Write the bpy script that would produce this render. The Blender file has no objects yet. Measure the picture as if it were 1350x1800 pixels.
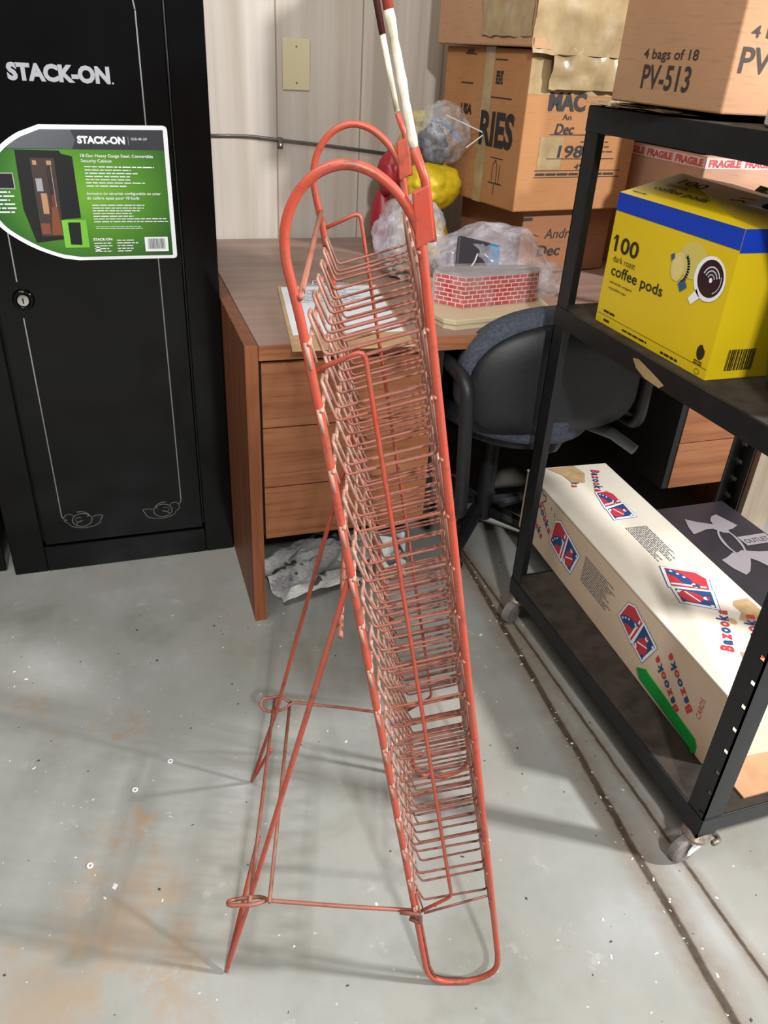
import bpy, bmesh, math, random
from mathutils import Vector, Matrix, noise as mnoise
R = random.Random(7)
SC = bpy.context.scene
COL = SC.collection
V = Vector

# ------------------------------------------------------------------ camera
cam = bpy.data.cameras.new('camera'); camo = bpy.data.objects.new('camera', cam); COL.objects.link(camo)
cam.sensor_width = 36; cam.sensor_fit = 'AUTO'; cam.lens = 36*1363/1800; cam.clip_start = .02
right = V((.950, -.309, .052)).normalized(); fwd = V((.2912, .8098, -.5094)).normalized()
up = right.cross(fwd).normalized(); right = fwd.cross(up).normalized()
camo.matrix_world = Matrix(((right.x, up.x, -fwd.x, 0), (right.y, up.y, -fwd.y, 0), (right.z, up.z, -fwd.z, 1.2918), (0, 0, 0, 1)))
SC.camera = camo
# ------------------------------------------------------------------ light
w = bpy.data.worlds.new('room_air'); SC.world = w; w.use_nodes = True
w.node_tree.nodes['Background'].inputs[0].default_value = (1, .93, .82, 1)
w.node_tree.nodes['Background'].inputs[1].default_value = .13
def area(name, loc, target, sx, sy, power, col):
    l = bpy.data.lights.new(name, 'AREA'); l.shape = 'RECTANGLE'; l.size = sx; l.size_y = sy; l.energy = power; l.color = col
    o = bpy.data.objects.new(name, l); COL.objects.link(o); o.location = loc
    o.rotation_euler = (V(target)-V(loc)).to_track_quat('-Z', 'Y').to_euler(); return o
area('ceiling_tube_right', (3.3, -.7, 2.75), (.3, .8, 0), .22, .22, 160, (.97, .985, 1))
area('ceiling_tube_behind', (-.05, -1.8, 2.75), (.3, .8, .2), .16, .16, 68, (.985, .985, 1))
area('overhead_fill', (-.6, .6, 2.8), (-.3, 1.2, 0), 1.5, 1.0, 25, (1, .98, .94))  # broad soft fill, added overhead for general brightness
SC.view_settings.view_transform = 'Standard'; SC.view_settings.look = 'None'; SC.view_settings.gamma = 1
SC.view_settings.use_curve_mapping = False; SC.view_settings.exposure = .55

# ------------------------------------------------------------------ materials
def s2l(c): return tuple(((x/255)/12.92 if x/255 <= .04045 else ((x/255+.055)/1.055)**2.4) for x in c)
def mat(name, rgb, rough=.6, metal=0, spec=.5, alpha=1, coat=0, emit=None):
    m = bpy.data.materials.new(name); m.use_nodes = True; b = m.node_tree.nodes['Principled BSDF']
    b.inputs['Base Color'].default_value = (*s2l(rgb), 1); b.inputs['Roughness'].default_value = rough
    b.inputs['Metallic'].default_value = metal; b.inputs['Specular IOR Level'].default_value = spec
    b.inputs['Alpha'].default_value = alpha; b.inputs['Coat Weight'].default_value = coat
    return m
def N(m, t, **k):
    n = m.node_tree.nodes.new(t)
    for a, v in k.items(): setattr(n, a, v)
    return n
def L(m, a, b): m.node_tree.links.new(a, b)
def coords(m, scale=(1, 1, 1), rot=(0, 0, 0)):
    tc = N(m, 'ShaderNodeTexCoord'); mp = N(m, 'ShaderNodeMapping'); L(m, tc.outputs['Object'], mp.inputs[0])
    mp.inputs['Scale'].default_value = scale; mp.inputs['Rotation'].default_value = rot; return mp.outputs[0]
def noise(m, vec, scale, detail=4, rough=.55):
    n = N(m, 'ShaderNodeTexNoise'); n.inputs['Scale'].default_value = scale; n.inputs['Detail'].default_value = detail
    n.inputs['Roughness'].default_value = rough; L(m, vec, n.inputs['Vector']); return n.outputs['Fac']
def ramp(m, fac, stops):
    r = N(m, 'ShaderNodeValToRGB'); e = r.color_ramp.elements
    while len(e) < len(stops): e.new(.5)
    for i, (p, c) in enumerate(stops):
        e[i].position = p; e[i].color = (*s2l(c), 1)
    L(m, fac, r.inputs[0]); return r.outputs[0]
def rampf(m, fac, a, b):
    r = N(m, 'ShaderNodeMapRange'); r.inputs[1].default_value = a; r.inputs[2].default_value = b; L(m, fac, r.inputs[0]); return r.outputs[0]
def mix(m, fac, a, b, mode='MIX'):
    x = N(m, 'ShaderNodeMix', data_type='RGBA', blend_type=mode)
    for i, s in ((0, fac), (6, a), (7, b)):
        if hasattr(s, 'node'): L(m, s, x.inputs[i])
        elif i == 0: x.inputs[0].default_value = s
        else: x.inputs[i].default_value = (*s2l(s), 1)
    return x.outputs[2]
def bump(m, h, strength=.2, dist=.002):
    b = N(m, 'ShaderNodeBump'); b.inputs['Strength'].default_value = strength; b.inputs['Distance'].default_value = dist
    L(m, h, b.inputs['Height']); L(m, b.outputs[0], m.node_tree.nodes['Principled BSDF'].inputs['Normal'])
def base(m, c): L(m, c, m.node_tree.nodes['Principled BSDF'].inputs['Base Color'])
def rgh(m, c): L(m, c, m.node_tree.nodes['Principled BSDF'].inputs['Roughness'])
def noisy(name, stops, scale=8, rough=.6, vscale=(1, 1, 1), bmp=0, detail=4, **k):
    m = mat(name, (128, 128, 128), rough, **k); v = coords(m, vscale); f = noise(m, v, scale, detail)
    base(m, ramp(m, f, stops))
    if bmp: bump(m, f, bmp)
    return m

def floor_mat():
    m = mat('painted_concrete', (150, 150, 145), .42, spec=.35)
    v = coords(m)
    c = ramp(m, noise(m, v, 2.6, 8, .62), [(.34, (132, 131, 122)), (.46, (146, 147, 141)), (.56, (152, 152, 147)), (.68, (164, 164, 161))])
    c = mix(m, rampf(m, noise(m, coords(m, (1, 1, 1), (.3, 0, .8)), 1.1, 5), .52, .75), c, (150, 138, 124))
    c = mix(m, rampf(m, noise(m, v, 9, 9, .75), .60, .72), c, (178, 174, 167))
    c = mix(m, rampf(m, noise(m, v, 42, 4, .7), .70, .76), c, (92, 90, 84))
    c = mix(m, rampf(m, noise(m, coords(m, (1, 1, 1), (0, .5, 0)), 60, 3, .6), .71, .75), c, (190, 187, 180))
    for cx, cy, rx, amt in ((-.11, .86, .14, .7), (-.24, .74, .13, .6), (-.12, 1.04, .05, .9), (-.10, 1.30, .03, .7), (-.285, 1.40, .03, .8), (-.03, .70, .08, .5), (-.33, .62, .1, .5)):
        dd = N(m, 'ShaderNodeVectorMath', operation='DISTANCE'); L(m, v, dd.inputs[0]); dd.inputs[1].default_value = (cx, cy, 0)
        a1 = N(m, 'ShaderNodeMath', operation='MULTIPLY_ADD'); L(m, noise(m, v, 11, 9, .78), a1.inputs[0]); a1.inputs[1].default_value = .62; L(m, dd.outputs['Value'], a1.inputs[2])
        k1 = N(m, 'ShaderNodeMapRange'); k1.inputs[1].default_value = rx*.5+.27; k1.inputs[2].default_value = rx+.31; k1.inputs[3].default_value = amt; k1.inputs[4].default_value = 0; L(m, a1.outputs[0], k1.inputs[0])
        c = mix(m, k1.outputs[0], c, (156, 136, 114))
    # two saw cut joints running towards the wall
    sp = N(m, 'ShaderNodeSeparateXYZ'); L(m, v, sp.inputs[0])
    def mth(op, a, b=None, cc=None):
        n = N(m, 'ShaderNodeMath', operation=op)
        for i, s in enumerate((a, b, cc)):
            if s is None: continue
            if hasattr(s, 'node'): L(m, s, n.inputs[i])
            else: n.inputs[i].default_value = s
        return n.outputs[0]
    wob = mth('MULTIPLY', mth('SUBTRACT', noise(m, v, 9, 5, .7), .5), .012)
    jx = noise(m, v, 30, 4, .7)
    for x0, k, wd, col, soft in ((.763, .072, .0105, (66, 54, 43), .024), (.889, .007, .0050, (70, 60, 50), .010)):
        d = mth('ABSOLUTE', mth('ADD', mth('SUBTRACT', sp.outputs[0], mth('MULTIPLY_ADD', sp.outputs[1], k, x0)), wob))
        halo = mth('MULTIPLY', mth('SUBTRACT', 1, rampf(m, d, wd, wd+soft*1.8)), mth('MULTIPLY', jx, 1.1))
        c = mix(m, halo, c, (118, 100, 82))
        core = mth('MULTIPLY', mth('SUBTRACT', 1, rampf(m, d, wd*.5, wd)), mth('MULTIPLY_ADD', jx, .6, .60))
        c = mix(m, core, c, col)
    base(m, c); bump(m, noise(m, v, 55, 5), .12, .001)
    rgh(m, rampf(m, noise(m, v, 6, 4), -.3, 1.6))
    return m
def wall_mat():
    m = mat('striped_wall_panel', (200, 190, 175), .5, spec=.3)
    v = coords(m, (1, 1, .035)); f = noise(m, v, 17, 5, .6)
    c = ramp(m, f, [(.34, (170, 158, 144)), (.5, (190, 180, 167)), (.66, (200, 192, 181))])
    f2 = noise(m, coords(m, (1, 1, .02)), 5, 3)
    c = mix(m, rampf(m, f2, .52, .66), c, (178, 165, 148))
    base(m, c); return m
def wood(name, dark, mid, light, axis=0, sc=1.0, rough=.45):
    m = mat(name, mid, rough, spec=.35)
    s = [22, 22, 22]; s[axis] = 1.1; v = coords(m, tuple(x*sc for x in s))
    f = noise(m, v, 1.6, 7, .65)
    c = ramp(m, f, [(.3, dark), (.48, mid), (.7, light)])
    s2 = [90, 90, 90]; s2[axis] = 4
    c = mix(m, rampf(m, noise(m, coords(m, tuple(s2)), 1.5, 3), .56, .72), c, dark)
    base(m, c); return m
def red_paint(name, a, b, rust, lo, hi, rough=.42):
    m = mat(name, a, rough, spec=.5)
    v = coords(m); c = mix(m, rampf(m, noise(m, v, 14, 5, .6), .35, .7), a, b)
    c = mix(m, rampf(m, noise(m, v, 38, 6, .75), lo, hi), c, rust)
    c = mix(m, rampf(m, noise(m, v, 160, 3, .7), .64, .72), c, (120, 62, 48))
    base(m, c); bump(m, noise(m, v, 260, 3), .15, .0004); return m
def cardboard(name, a, b, rough=.75):
    m = mat(name, a, rough, spec=.2); v = coords(m)
    c = ramp(m, noise(m, v, 3, 4), [(.35, a), (.65, b)])
    c = mix(m, rampf(m, noise(m, coords(m, (4, 4, 60)), 4, 3), .55, .75), c, tuple(int(x*.94) for x in a)); base(m, c); return m
def plastic_film(name, rgb, alpha, rough=.15):
    m = mat(name, rgb, rough, spec=.8, alpha=alpha, coat=.4); v = coords(m)
    f = noise(m, coords(m, (1, 1.6, .6), (.4, .3, .5)), 12, 5, .65); bump(m, f, .9, .014)
    a = N(m, 'ShaderNodeMapRange'); a.inputs[1].default_value = .3; a.inputs[2].default_value = .75
    a.inputs[3].default_value = max(0, alpha-.22); a.inputs[4].default_value = min(1, alpha+.28); L(m, f, a.inputs[0])
    L(m, a.outputs[0], m.node_tree.nodes['Principled BSDF'].inputs['Alpha']); return m

M_floor = floor_mat(); M_wall = wall_mat()
M_seam = mat('panel_seam', (150, 134, 116), .8)
M_blk = noisy('gloss_black_paint', [(.3, (4, 4, 5)), (.7, (8, 8, 9))], 4, .13, spec=.3)
M_blkgap = mat('black_gap', (2, 2, 2), .9)
M_silver = mat('silver_print', (150, 150, 155), .4)
M_stripe = mat('pinstripe_grey', (120, 120, 120), .5)
M_chrome = mat('chrome', (225, 222, 218), .15, 1)
M_white = mat('white_print', (238, 240, 242), .5)
M_lgreen = None
def green_mat():
    m = mat('label_green_print', (70, 130, 40), .35); v = coords(m, (1, 1, 1.15))
    d = N(m, 'ShaderNodeVectorMath', operation='DISTANCE'); L(m, v, d.inputs[0]); d.inputs[1].default_value = (.02, 0, .15*1.15)
    base(m, ramp(m, rampf(m, d.outputs['Value'], 0, .26), [(0, (118, 178, 52)), (.38, (84, 144, 40)), (.75, (44, 92, 34)), (1, (28, 60, 28))])); return m
M_lgreen = green_mat()
M_ldark = mat('label_dark_header', (52, 54, 60), .4); M_lgrey = mat('label_grey_shape', (86, 88, 94), .4)
M_lcab = mat('picture_cabinet_black', (24, 24, 26), .4); M_lin = mat('picture_interior', (60, 46, 40), .5); M_lgun = mat('picture_brown', (120, 66, 44), .5)
M_lskin = mat('picture_tan', (170, 130, 100), .5)
M_desktop = wood('brown_laminate', (134, 106, 95), (150, 122, 110), (160, 132, 121), 0, .7, .38)
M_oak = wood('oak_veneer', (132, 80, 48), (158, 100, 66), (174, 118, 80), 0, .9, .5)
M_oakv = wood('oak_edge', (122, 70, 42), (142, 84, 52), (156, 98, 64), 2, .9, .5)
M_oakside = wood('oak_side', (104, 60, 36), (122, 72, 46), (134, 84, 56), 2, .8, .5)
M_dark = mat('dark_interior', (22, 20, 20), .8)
M_red = red_paint('red_rack_paint', (176, 66, 46), (158, 80, 62), (108, 58, 46), .54, .72)
M_redd = red_paint('dusty_red_wire_paint', (146, 80, 62), (142, 94, 78), (102, 66, 54), .54, .72, .5)
M_redpale = red_paint('pale_red_wire', (178, 138, 122), (158, 106, 88), (118, 82, 68), .56, .74, .5)  # paler red for prongs, front uprights and back rods
M_redlow = red_paint('rusty_shaded_red_wire_paint', (134, 72, 56), (120, 76, 62), (88, 62, 52), .48, .66, .55)  # low wires: more rust, and shade mixed into the darker red
M_tape = noisy('old_white_tape', [(.30, (150, 120, 92)), (.38, (196, 186, 160)), (.6, (224, 218, 200))], 45, .3, bmp=.3)
M_maroon = mat('dark_maroon_paint', (74, 30, 30), .35)
M_cart = noisy('black_cart_steel', [(.3, (13, 15, 17)), (.7, (22, 24, 27))], 30, .45, bmp=.08)
M_cartmat = noisy('dusty_shelf_mat', [(.3, (44, 38, 33)), (.7, (64, 56, 48))], 26, .8, spec=.2)
M_cartworn = noisy('worn_cart_edge', [(.45, (26, 26, 27)), (.62, (86, 70, 56))], 40, .6)
M_rub = noisy('grey_caster_rubber', [(.3, (92, 86, 82)), (.7, (132, 126, 120))], 30, .6)
M_steel = noisy('dull_caster_steel', [(.3, (124, 108, 94)), (.7, (170, 160, 148))], 50, .4, metal=.6)
M_card = cardboard('kraft_cardboard', (164, 114, 72), (176, 126, 84))
M_cardb = cardboard('brown_cardboard', (176, 134, 100), (186, 144, 110))
M_cardp = cardboard('pink_brown_cardboard', (184, 142, 116), (194, 152, 126))
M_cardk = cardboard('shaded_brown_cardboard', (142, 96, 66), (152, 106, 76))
M_ptape = noisy('tan_parcel_tape', [(.3, (150, 126, 90)), (.7, (172, 150, 112))], 20, .25, bmp=.4, spec=.6)
M_ctape = mat('clear_brown_tape', (160, 116, 78), .2, spec=.7)
M_ink = mat('black_ink', (34, 30, 30), .6); M_inkg = mat('faded_ink', (58, 44, 40), .7)
M_yel = noisy('yellow_carton', [(.3, (216, 184, 20)), (.7, (224, 194, 28))], 4, .38)
M_blue = mat('blue_print', (18, 58, 178), .4)
M_kink = mat('dark_print', (46, 36, 18), .5)
M_pod = mat('pod_cream', (222, 202, 130), .5); M_coffee = mat('coffee_print', (52, 24, 28), .3)
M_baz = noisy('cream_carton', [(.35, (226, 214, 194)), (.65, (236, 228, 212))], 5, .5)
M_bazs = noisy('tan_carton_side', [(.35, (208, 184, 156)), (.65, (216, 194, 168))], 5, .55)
M_bred = mat('red_print', (196, 58, 66), .5); M_bblue = mat('navy_print', (34, 76, 128), .5)
M_bprint = mat('small_print_grey', (96, 100, 110), .6)
M_stain = noisy('brown_stain', [(.4, (178, 146, 104)), (.6, (196, 166, 122))], 30, .5)
M_greent = mat('green_tape', (24, 150, 62), .35)
M_shoe = noisy('charcoal_carton', [(.3, (38, 34, 40)), (.7, (48, 44, 52))], 8, .5)
M_shoelogo = mat('grey_print', (150, 142, 146), .5)
M_plw = mat('white_plastic', (222, 226, 222), .3)
M_grn = mat('green_enamel', (58, 88, 52), .35, spec=.5); M_grnl = mat('pale_ring', (150, 160, 150), .4)
M_fab = noisy('grey_blue_fabric', [(.35, (54, 59, 68)), (.65, (74, 80, 92))], 140, .9, bmp=.2)
M_cplas = noisy('black_chair_plastic', [(.3, (20, 21, 24)), (.7, (28, 29, 33))], 90, .5, bmp=.15)
M_paper = mat('white_paper', (236, 240, 248), .6)
M_clip = noisy('clipboard_hardboard', [(.3, (186, 150, 110)), (.7, (200, 166, 126))], 40, .6)
M_board = mat('cream_board', (206, 190, 156), .5); M_edge = mat('brown_board_edge', (120, 92, 66), .6)
def brick_mat():
    m = mat('red_brick_print', (190, 40, 50), .35, spec=.5); v = coords(m, (1, 1, 1))
    sp = N(m, 'ShaderNodeSeparateXYZ'); L(m, v, sp.inputs[0])
    ad = N(m, 'ShaderNodeMath', operation='MULTIPLY_ADD'); L(m, sp.outputs[1], ad.inputs[0]); ad.inputs[1].default_value = -.35; L(m, sp.outputs[0], ad.inputs[2])
    cb = N(m, 'ShaderNodeCombineXYZ'); L(m, ad.outputs[0], cb.inputs[0]); L(m, sp.outputs[2], cb.inputs[1])
    b = N(m, 'ShaderNodeTexBrick'); L(m, cb.outputs[0], b.inputs['Vector'])
    b.inputs['Color1'].default_value = (*s2l((178, 34, 46)), 1); b.inputs['Color2'].default_value = (*s2l((200, 60, 66)), 1)
    b.inputs['Mortar'].default_value = (*s2l((240, 214, 200)), 1); b.inputs['Scale'].default_value = 1
    b.inputs['Brick Width'].default_value = .021; b.inputs['Row Height'].default_value = .0105; b.inputs['Mortar Size'].default_value = .0011
    base(m, b.outputs[0]); return m
M_brick = brick_mat()
M_film = plastic_film('crinkled_clear_plastic', (214, 210, 220), .33)
M_film2 = plastic_film('thin_clear_plastic', (226, 224, 226), .2, .08)
M_foil = noisy('silvery_gold_wrap', [(.3, (150, 140, 116)), (.7, (214, 206, 188))], 20, .2, bmp=.5, metal=.4)
M_yb = noisy('yellow_bag', [(.35, (206, 176, 20)), (.65, (226, 198, 44))], 9, .4, bmp=.3)
M_navy = noisy('navy_cloth', [(.3, (30, 36, 48)), (.7, (48, 58, 74))], 14, .6)
M_bl2 = mat('mid_blue_plastic', (70, 110, 150), .4); M_redi = mat('deep_red_plastic', (158, 38, 48), .4)
M_news = None
def news_mat():
    m = mat('newsprint', (190, 188, 182), .8); v = coords(m, (1, 1, 1))
    a = noise(m, coords(m, (30, 160, 30)), 4, 3); b = noise(m, v, 16, 2)
    c = mix(m, rampf(m, a, .5, .62), (240, 240, 234), (200, 199, 196))
    c = mix(m, rampf(m, b, .58, .61), c, (96, 92, 92)); base(m, c); return m
M_news = news_mat()
M_conduit = mat('grey_conduit', (120, 116, 112), .35, .7)
M_plate = mat('ivory_plate', (206, 196, 158), .4)
M_tan = wood('pale_board', (150, 132, 112), (168, 152, 132), (180, 164, 146), 2, .6)
M_speck = mat('white_flake', (214, 212, 206), .7); M_speckd = mat('dark_grit', (70, 64, 58), .9)
M_fragile = noisy('pink_white_tape', [(.4, (226, 206, 200)), (.6, (214, 190, 186))], 12, .4)

# ------------------------------------------------------------------ helpers
def tag(o, label=None, cat=None, group=None, kind=None):
    if label: o['label'] = label
    if cat: o['category'] = cat
    if group: o['group'] = group
    if kind: o['kind'] = kind
    return o
def root(name, label, cat, loc=(0, 0, 0), rz=0, group=None):
    o = bpy.data.objects.new(name, None); COL.objects.link(o); o.empty_display_size = .05
    o.location = loc; o.rotation_euler = (0, 0, rz); o['inv'] = 0; del o['inv']
    tag(o, label, cat, group); ROOTM[o.name] = Matrix.Translation(V(loc)) @ Matrix.Rotation(rz, 4, 'Z'); return o
ROOTM = {}
def rootmat(p):
    while p.parent: p = p.parent
    return ROOTM.get(p.name, Matrix.Identity(4))
class F:      # a drawing frame on a surface: origin, right, up
    def __init__(s, o, x, y): s.o = V(o); s.x = V(x).normalized(); s.y = V(y).normalized(); s.n = s.x.cross(s.y)
    def p(s, a, b, c=0): return s.o+s.x*a+s.y*b+s.n*c
def fillet(pts, r, n=4, closed=False):
    pts = [V(p) for p in pts]; out = []; m = len(pts)
    for i, p in enumerate(pts):
        if not closed and i in (0, m-1): out.append(p); continue
        a = pts[i-1]; b = pts[(i+1) % m]; da = a-p; db = b-p; la, lb = da.length, db.length
        rr = min(r, la*.48, lb*.48)
        if rr < 1e-5: out.append(p); continue
        p0 = p+da/la*rr; p1 = p+db/lb*rr
        for k in range(n+1):
            t = k/n; out.append(p0*(1-t)**2+p*2*t*(1-t)+p1*t*t)
    return out
class B:
    def __init__(s): s.bm = bmesh.new(); s.mi = 0
    def face(s, vs):
        try: f = s.bm.faces.new(vs); f.material_index = s.mi; return f
        except ValueError: return None
    def box(s, x0, x1, y0, y1, z0, z1, M=None):
        c = [V((x, y, z)) for z in (z0, z1) for y in (y0, y1) for x in (x0, x1)]
        if M: c = [M @ p for p in c]
        v = [s.bm.verts.new(p) for p in c]
        for q in ((0, 2, 3, 1), (4, 5, 7, 6), (0, 1, 5, 4), (2, 6, 7, 3), (0, 4, 6, 2), (1, 3, 7, 5)): s.face([v[i] for i in q])
        return s
    def tube(s, pts, r, seg=7, closed=False, cap=True):
        pts = [V(p) for p in pts]; m = len(pts); rings = []; up0 = None
        for i, p in enumerate(pts):
            if closed: t = pts[(i+1) % m]-pts[i-1]
            else: t = pts[min(i+1, m-1)]-pts[max(i-1, 0)]
            if t.length < 1e-9: t = V((0, 0, 1))
            t.normalize()
            if up0 is None: up0 = t.orthogonal().normalized()
            up0 = (up0-t*up0.dot(t)); up0 = up0.normalized() if up0.length > 1e-6 else t.orthogonal().normalized()
            sd = t.cross(up0); rr = r[i] if isinstance(r, (list, tuple)) else r
            rings.append([s.bm.verts.new(p+(up0*math.cos(a)+sd*math.sin(a))*rr) for a in [k*2*math.pi/seg for k in range(seg)]])
        for i in range(m if closed else m-1):
            a, b = rings[i], rings[(i+1) % m]
            for k in range(seg): s.face([a[k], a[(k+1) % seg], b[(k+1) % seg], b[k]])
        if cap and not closed: s.face(rings[0][::-1]); s.face(rings[-1])
        return s
    def cyl(s, p0, p1, r, seg=20, r1=None): return s.tube([p0, p1], [r, r if r1 is None else r1], seg)
    def lathe(s, prof, c, seg=32, axis=None):
        c = V(c); ax = V(axis).normalized() if axis else V((0, 0, 1)); a = ax.orthogonal().normalized(); b = ax.cross(a); rings = []
        for r, z in prof: rings.append([s.bm.verts.new(c+ax*z+(a*math.cos(t)+b*math.sin(t))*max(r, 1e-4)) for t in [k*2*math.pi/seg for k in range(seg)]])
        for i in range(len(rings)-1):
            for k in range(seg): s.face([rings[i][k], rings[i][(k+1) % seg], rings[i+1][(k+1) % seg], rings[i+1][k]])
        s.face(rings[0][::-1]); s.face(rings[-1]); return s
    def poly(s, pts, fr, off=.0006, th=.0):
        a = [s.bm.verts.new(fr.p(x, y, off)) for x, y in pts]; s.face(a)
        if th:
            b = [s.bm.verts.new(fr.p(x, y, off-th)) for x, y in pts]; s.face(b[::-1]); m = len(pts)
            for i in range(m): s.face([a[i], b[i], b[(i+1) % m], a[(i+1) % m]])
        return s
    def rect(s, x0, x1, y0, y1, fr, off=.0006, th=0): return s.poly([(x0, y0), (x1, y0), (x1, y1), (x0, y1)], fr, off, th)
    def line(s, pts, wd, fr, off=.0008):
        for i in range(len(pts)-1):
            a = V((*pts[i], 0)); b = V((*pts[i+1], 0)); d = b-a
            if d.length < 1e-6: continue
            d.normalize(); n = V((-d.y, d.x, 0))*wd/2; e = d*wd*.25
            q = [a-n-e, b-n+e, b+n+e, a+n-e]; s.poly([(p.x, p.y) for p in q], fr, off)
        return s
    def bars(s, x0, x1, y0, y1, n, fr, off=.0007, fill=.55, seed=1, ragged=.35):
        r = random.Random(seed); h = (y1-y0)/n
        for i in range(n):
            y = y1-(i+1)*h; x = x0; xe = x1-(x1-x0)*r.random()*ragged
            while x < xe:
                wl = r.uniform(1.5, 5)*h*.6; s.rect(x, min(x+wl, xe), y+h*(1-fill)/2, y+h*(1+fill)/2, fr, off); x += wl+h*.35
        return s
    def ring(s, pts, wd, fr, off=.0008):
        n = len(pts); cx = sum(p[0] for p in pts)/n; cy = sum(p[1] for p in pts)/n
        def sh(p, k): d = V((p[0]-cx, p[1]-cy)); d = d*(1+k/max(d.length, 1e-6)); return (cx+d.x, cy+d.y)
        for i in range(n): a, b = pts[i], pts[(i+1) % n]; s.poly([sh(a, -wd/2), sh(b, -wd/2), sh(b, wd/2), sh(a, wd/2)][::-1], fr, off)
        return s
    def text(s, st, fr, x, y, wd, ht, bold=0., off=.0008, cols=None, italic=0):
        items = []; cx = 0
        def glyph(t):
            cu = bpy.data.curves.new('t', 'FONT'); cu.body = t; cu.offset = bold; cu.resolution_u = 3; cu.fill_mode = 'FRONT'
            ob = bpy.data.objects.new('t', cu); COL.objects.link(ob); bpy.context.view_layer.update()
            dg = bpy.context.evaluated_depsgraph_get(); me = bpy.data.meshes.new_from_object(ob.evaluated_get(dg))
            vs = [v.co.copy() for v in me.vertices]; fs = [list(p.vertices) for p in me.polygons]
            bpy.data.objects.remove(ob); bpy.data.curves.remove(cu); bpy.data.meshes.remove(me); return vs, fs
        if cols:
            for i, ch in enumerate(st):
                vs, fs = glyph(ch)
                if not vs: cx += .3; continue
                mn = min(v.x for v in vs); mx = max(v.x for v in vs)
                items.append(([V((v.x-mn+cx, v.y, 0)) for v in vs], fs, cols[i % len(cols)])); cx += mx-mn+.07
        else:
            vs, fs = glyph(st); items.append((vs, fs, s.mi))
        al = [v for it in items for v in it[0]]
        x0 = min(v.x for v in al); x1 = max(v.x for v in al); y0 = min(v.y for v in al); y1 = max(v.y for v in al)
        for vs, fs, mi in items:
            bv = [s.bm.verts.new(fr.p(x+(v.x-x0)/(x1-x0)*wd+italic*(v.y-y0)/(y1-y0)*ht, y+(v.y-y0)/(y1-y0)*ht, off)) for v in vs]
            for f in fs:
                try: q = s.bm.faces.new([bv[i] for i in f]); q.material_index = mi
                except ValueError: pass
        return s
    def blob(s, c, rad, seed=0, amp=.25, sub=4, freq=3, flat=None, sharp=True):
        tmp = bmesh.new(); bmesh.ops.create_icosphere(tmp, subdivisions=sub, radius=1); c = V(c); mp = {}
        for v in tmp.verts:
            d = v.co.normalized(); o = V((seed*7.3, seed*3.1, seed*1.7))
            n1 = mnoise.noise(d*freq+o); n2 = mnoise.noise(d*freq*2.7+o)
            if sharp: n1 = 1-2*abs(n1)-.5; n2 = 1-2*abs(n2)-.5
            k = 1+amp*n1+amp*.45*n2; p = V((d.x*rad[0], d.y*rad[1], d.z*rad[2]))*k+c
            if flat is not None and p.z < flat: p.z = flat+(p.z-flat)*.03
            mp[v.index] = s.bm.verts.new(p)
        for f in tmp.faces: s.face([mp[v.index] for v in f.verts])
        tmp.free(); return s
    def obj(s, name, mats, parent=None, smooth=False, bevel=0, solid=0, kind=None, label=None, orient=True):
        if orient and len(s.bm.faces): 
            if not any(len(e.link_faces) == 1 for e in s.bm.edges): bmesh.ops.recalc_face_normals(s.bm, faces=s.bm.faces)
        me = bpy.data.meshes.new(name)
        if parent: s.bm.transform(rootmat(parent).inverted())
        s.bm.to_mesh(me); s.bm.free()
        for m in (mats if isinstance(mats, (list, tuple)) else [mats]): me.materials.append(m)
        if smooth:
            for p in me.polygons: p.use_smooth = True
        o = bpy.data.objects.new(name, me); COL.objects.link(o)
        if parent: o.parent = parent
        if bevel:
            b = o.modifiers.new('bevel', 'BEVEL'); b.width = bevel; b.segments = 2; b.limit_method = 'ANGLE'
        if solid:
            b = o.modifiers.new('thickness', 'SOLIDIFY'); b.thickness = solid; b.offset = 0
        if kind: o['kind'] = kind
        if label: o['label'] = label
        return o
def one(bld, name, m, label, cat, group=None, pos=None, **k):     # a thing that is a single mesh, origin at its base
    bb = [v.co for v in bld.bm.verts]
    c = V(((min(p.x for p in bb)+max(p.x for p in bb))/2, (min(p.y for p in bb)+max(p.y for p in bb))/2, min(p.z for p in bb)))
    bld.bm.transform(Matrix.Translation(-c)); o = bld.obj(name, m, **k); o.location = c; tag(o, label, cat, group); return o
def part(name, mats, parent, *fns, **k):
    b = B()
    for fn in fns: fn(b)
    return b.obj(name, mats, parent, orient=False, **k)
X, Y, Z = V((1, 0, 0)), V((0, 1, 0)), V((0, 0, 1))
def T(x, y, z): return Matrix.Translation(V((x, y, z)))
def RZ(a): return Matrix.Rotation(a, 4, 'Z')

# ------------------------------------------------------------------ room
B().box(-3.2, 4.2, -3.2, 2.7, -.1, 0).obj('floor', M_floor, kind='structure')
B().box(-3.2, 4.2, 2.68, 2.78, 0, 2.85).obj('wall_back', M_wall, kind='structure')
b = B()
for x in (.53, .80, 1.07, -.7, 1.9): b.box(x-.0022, x+.0022, 2.6785, 2.6805, 0, 2.85)
b.obj('trim_1', M_seam, kind='structure')

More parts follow.
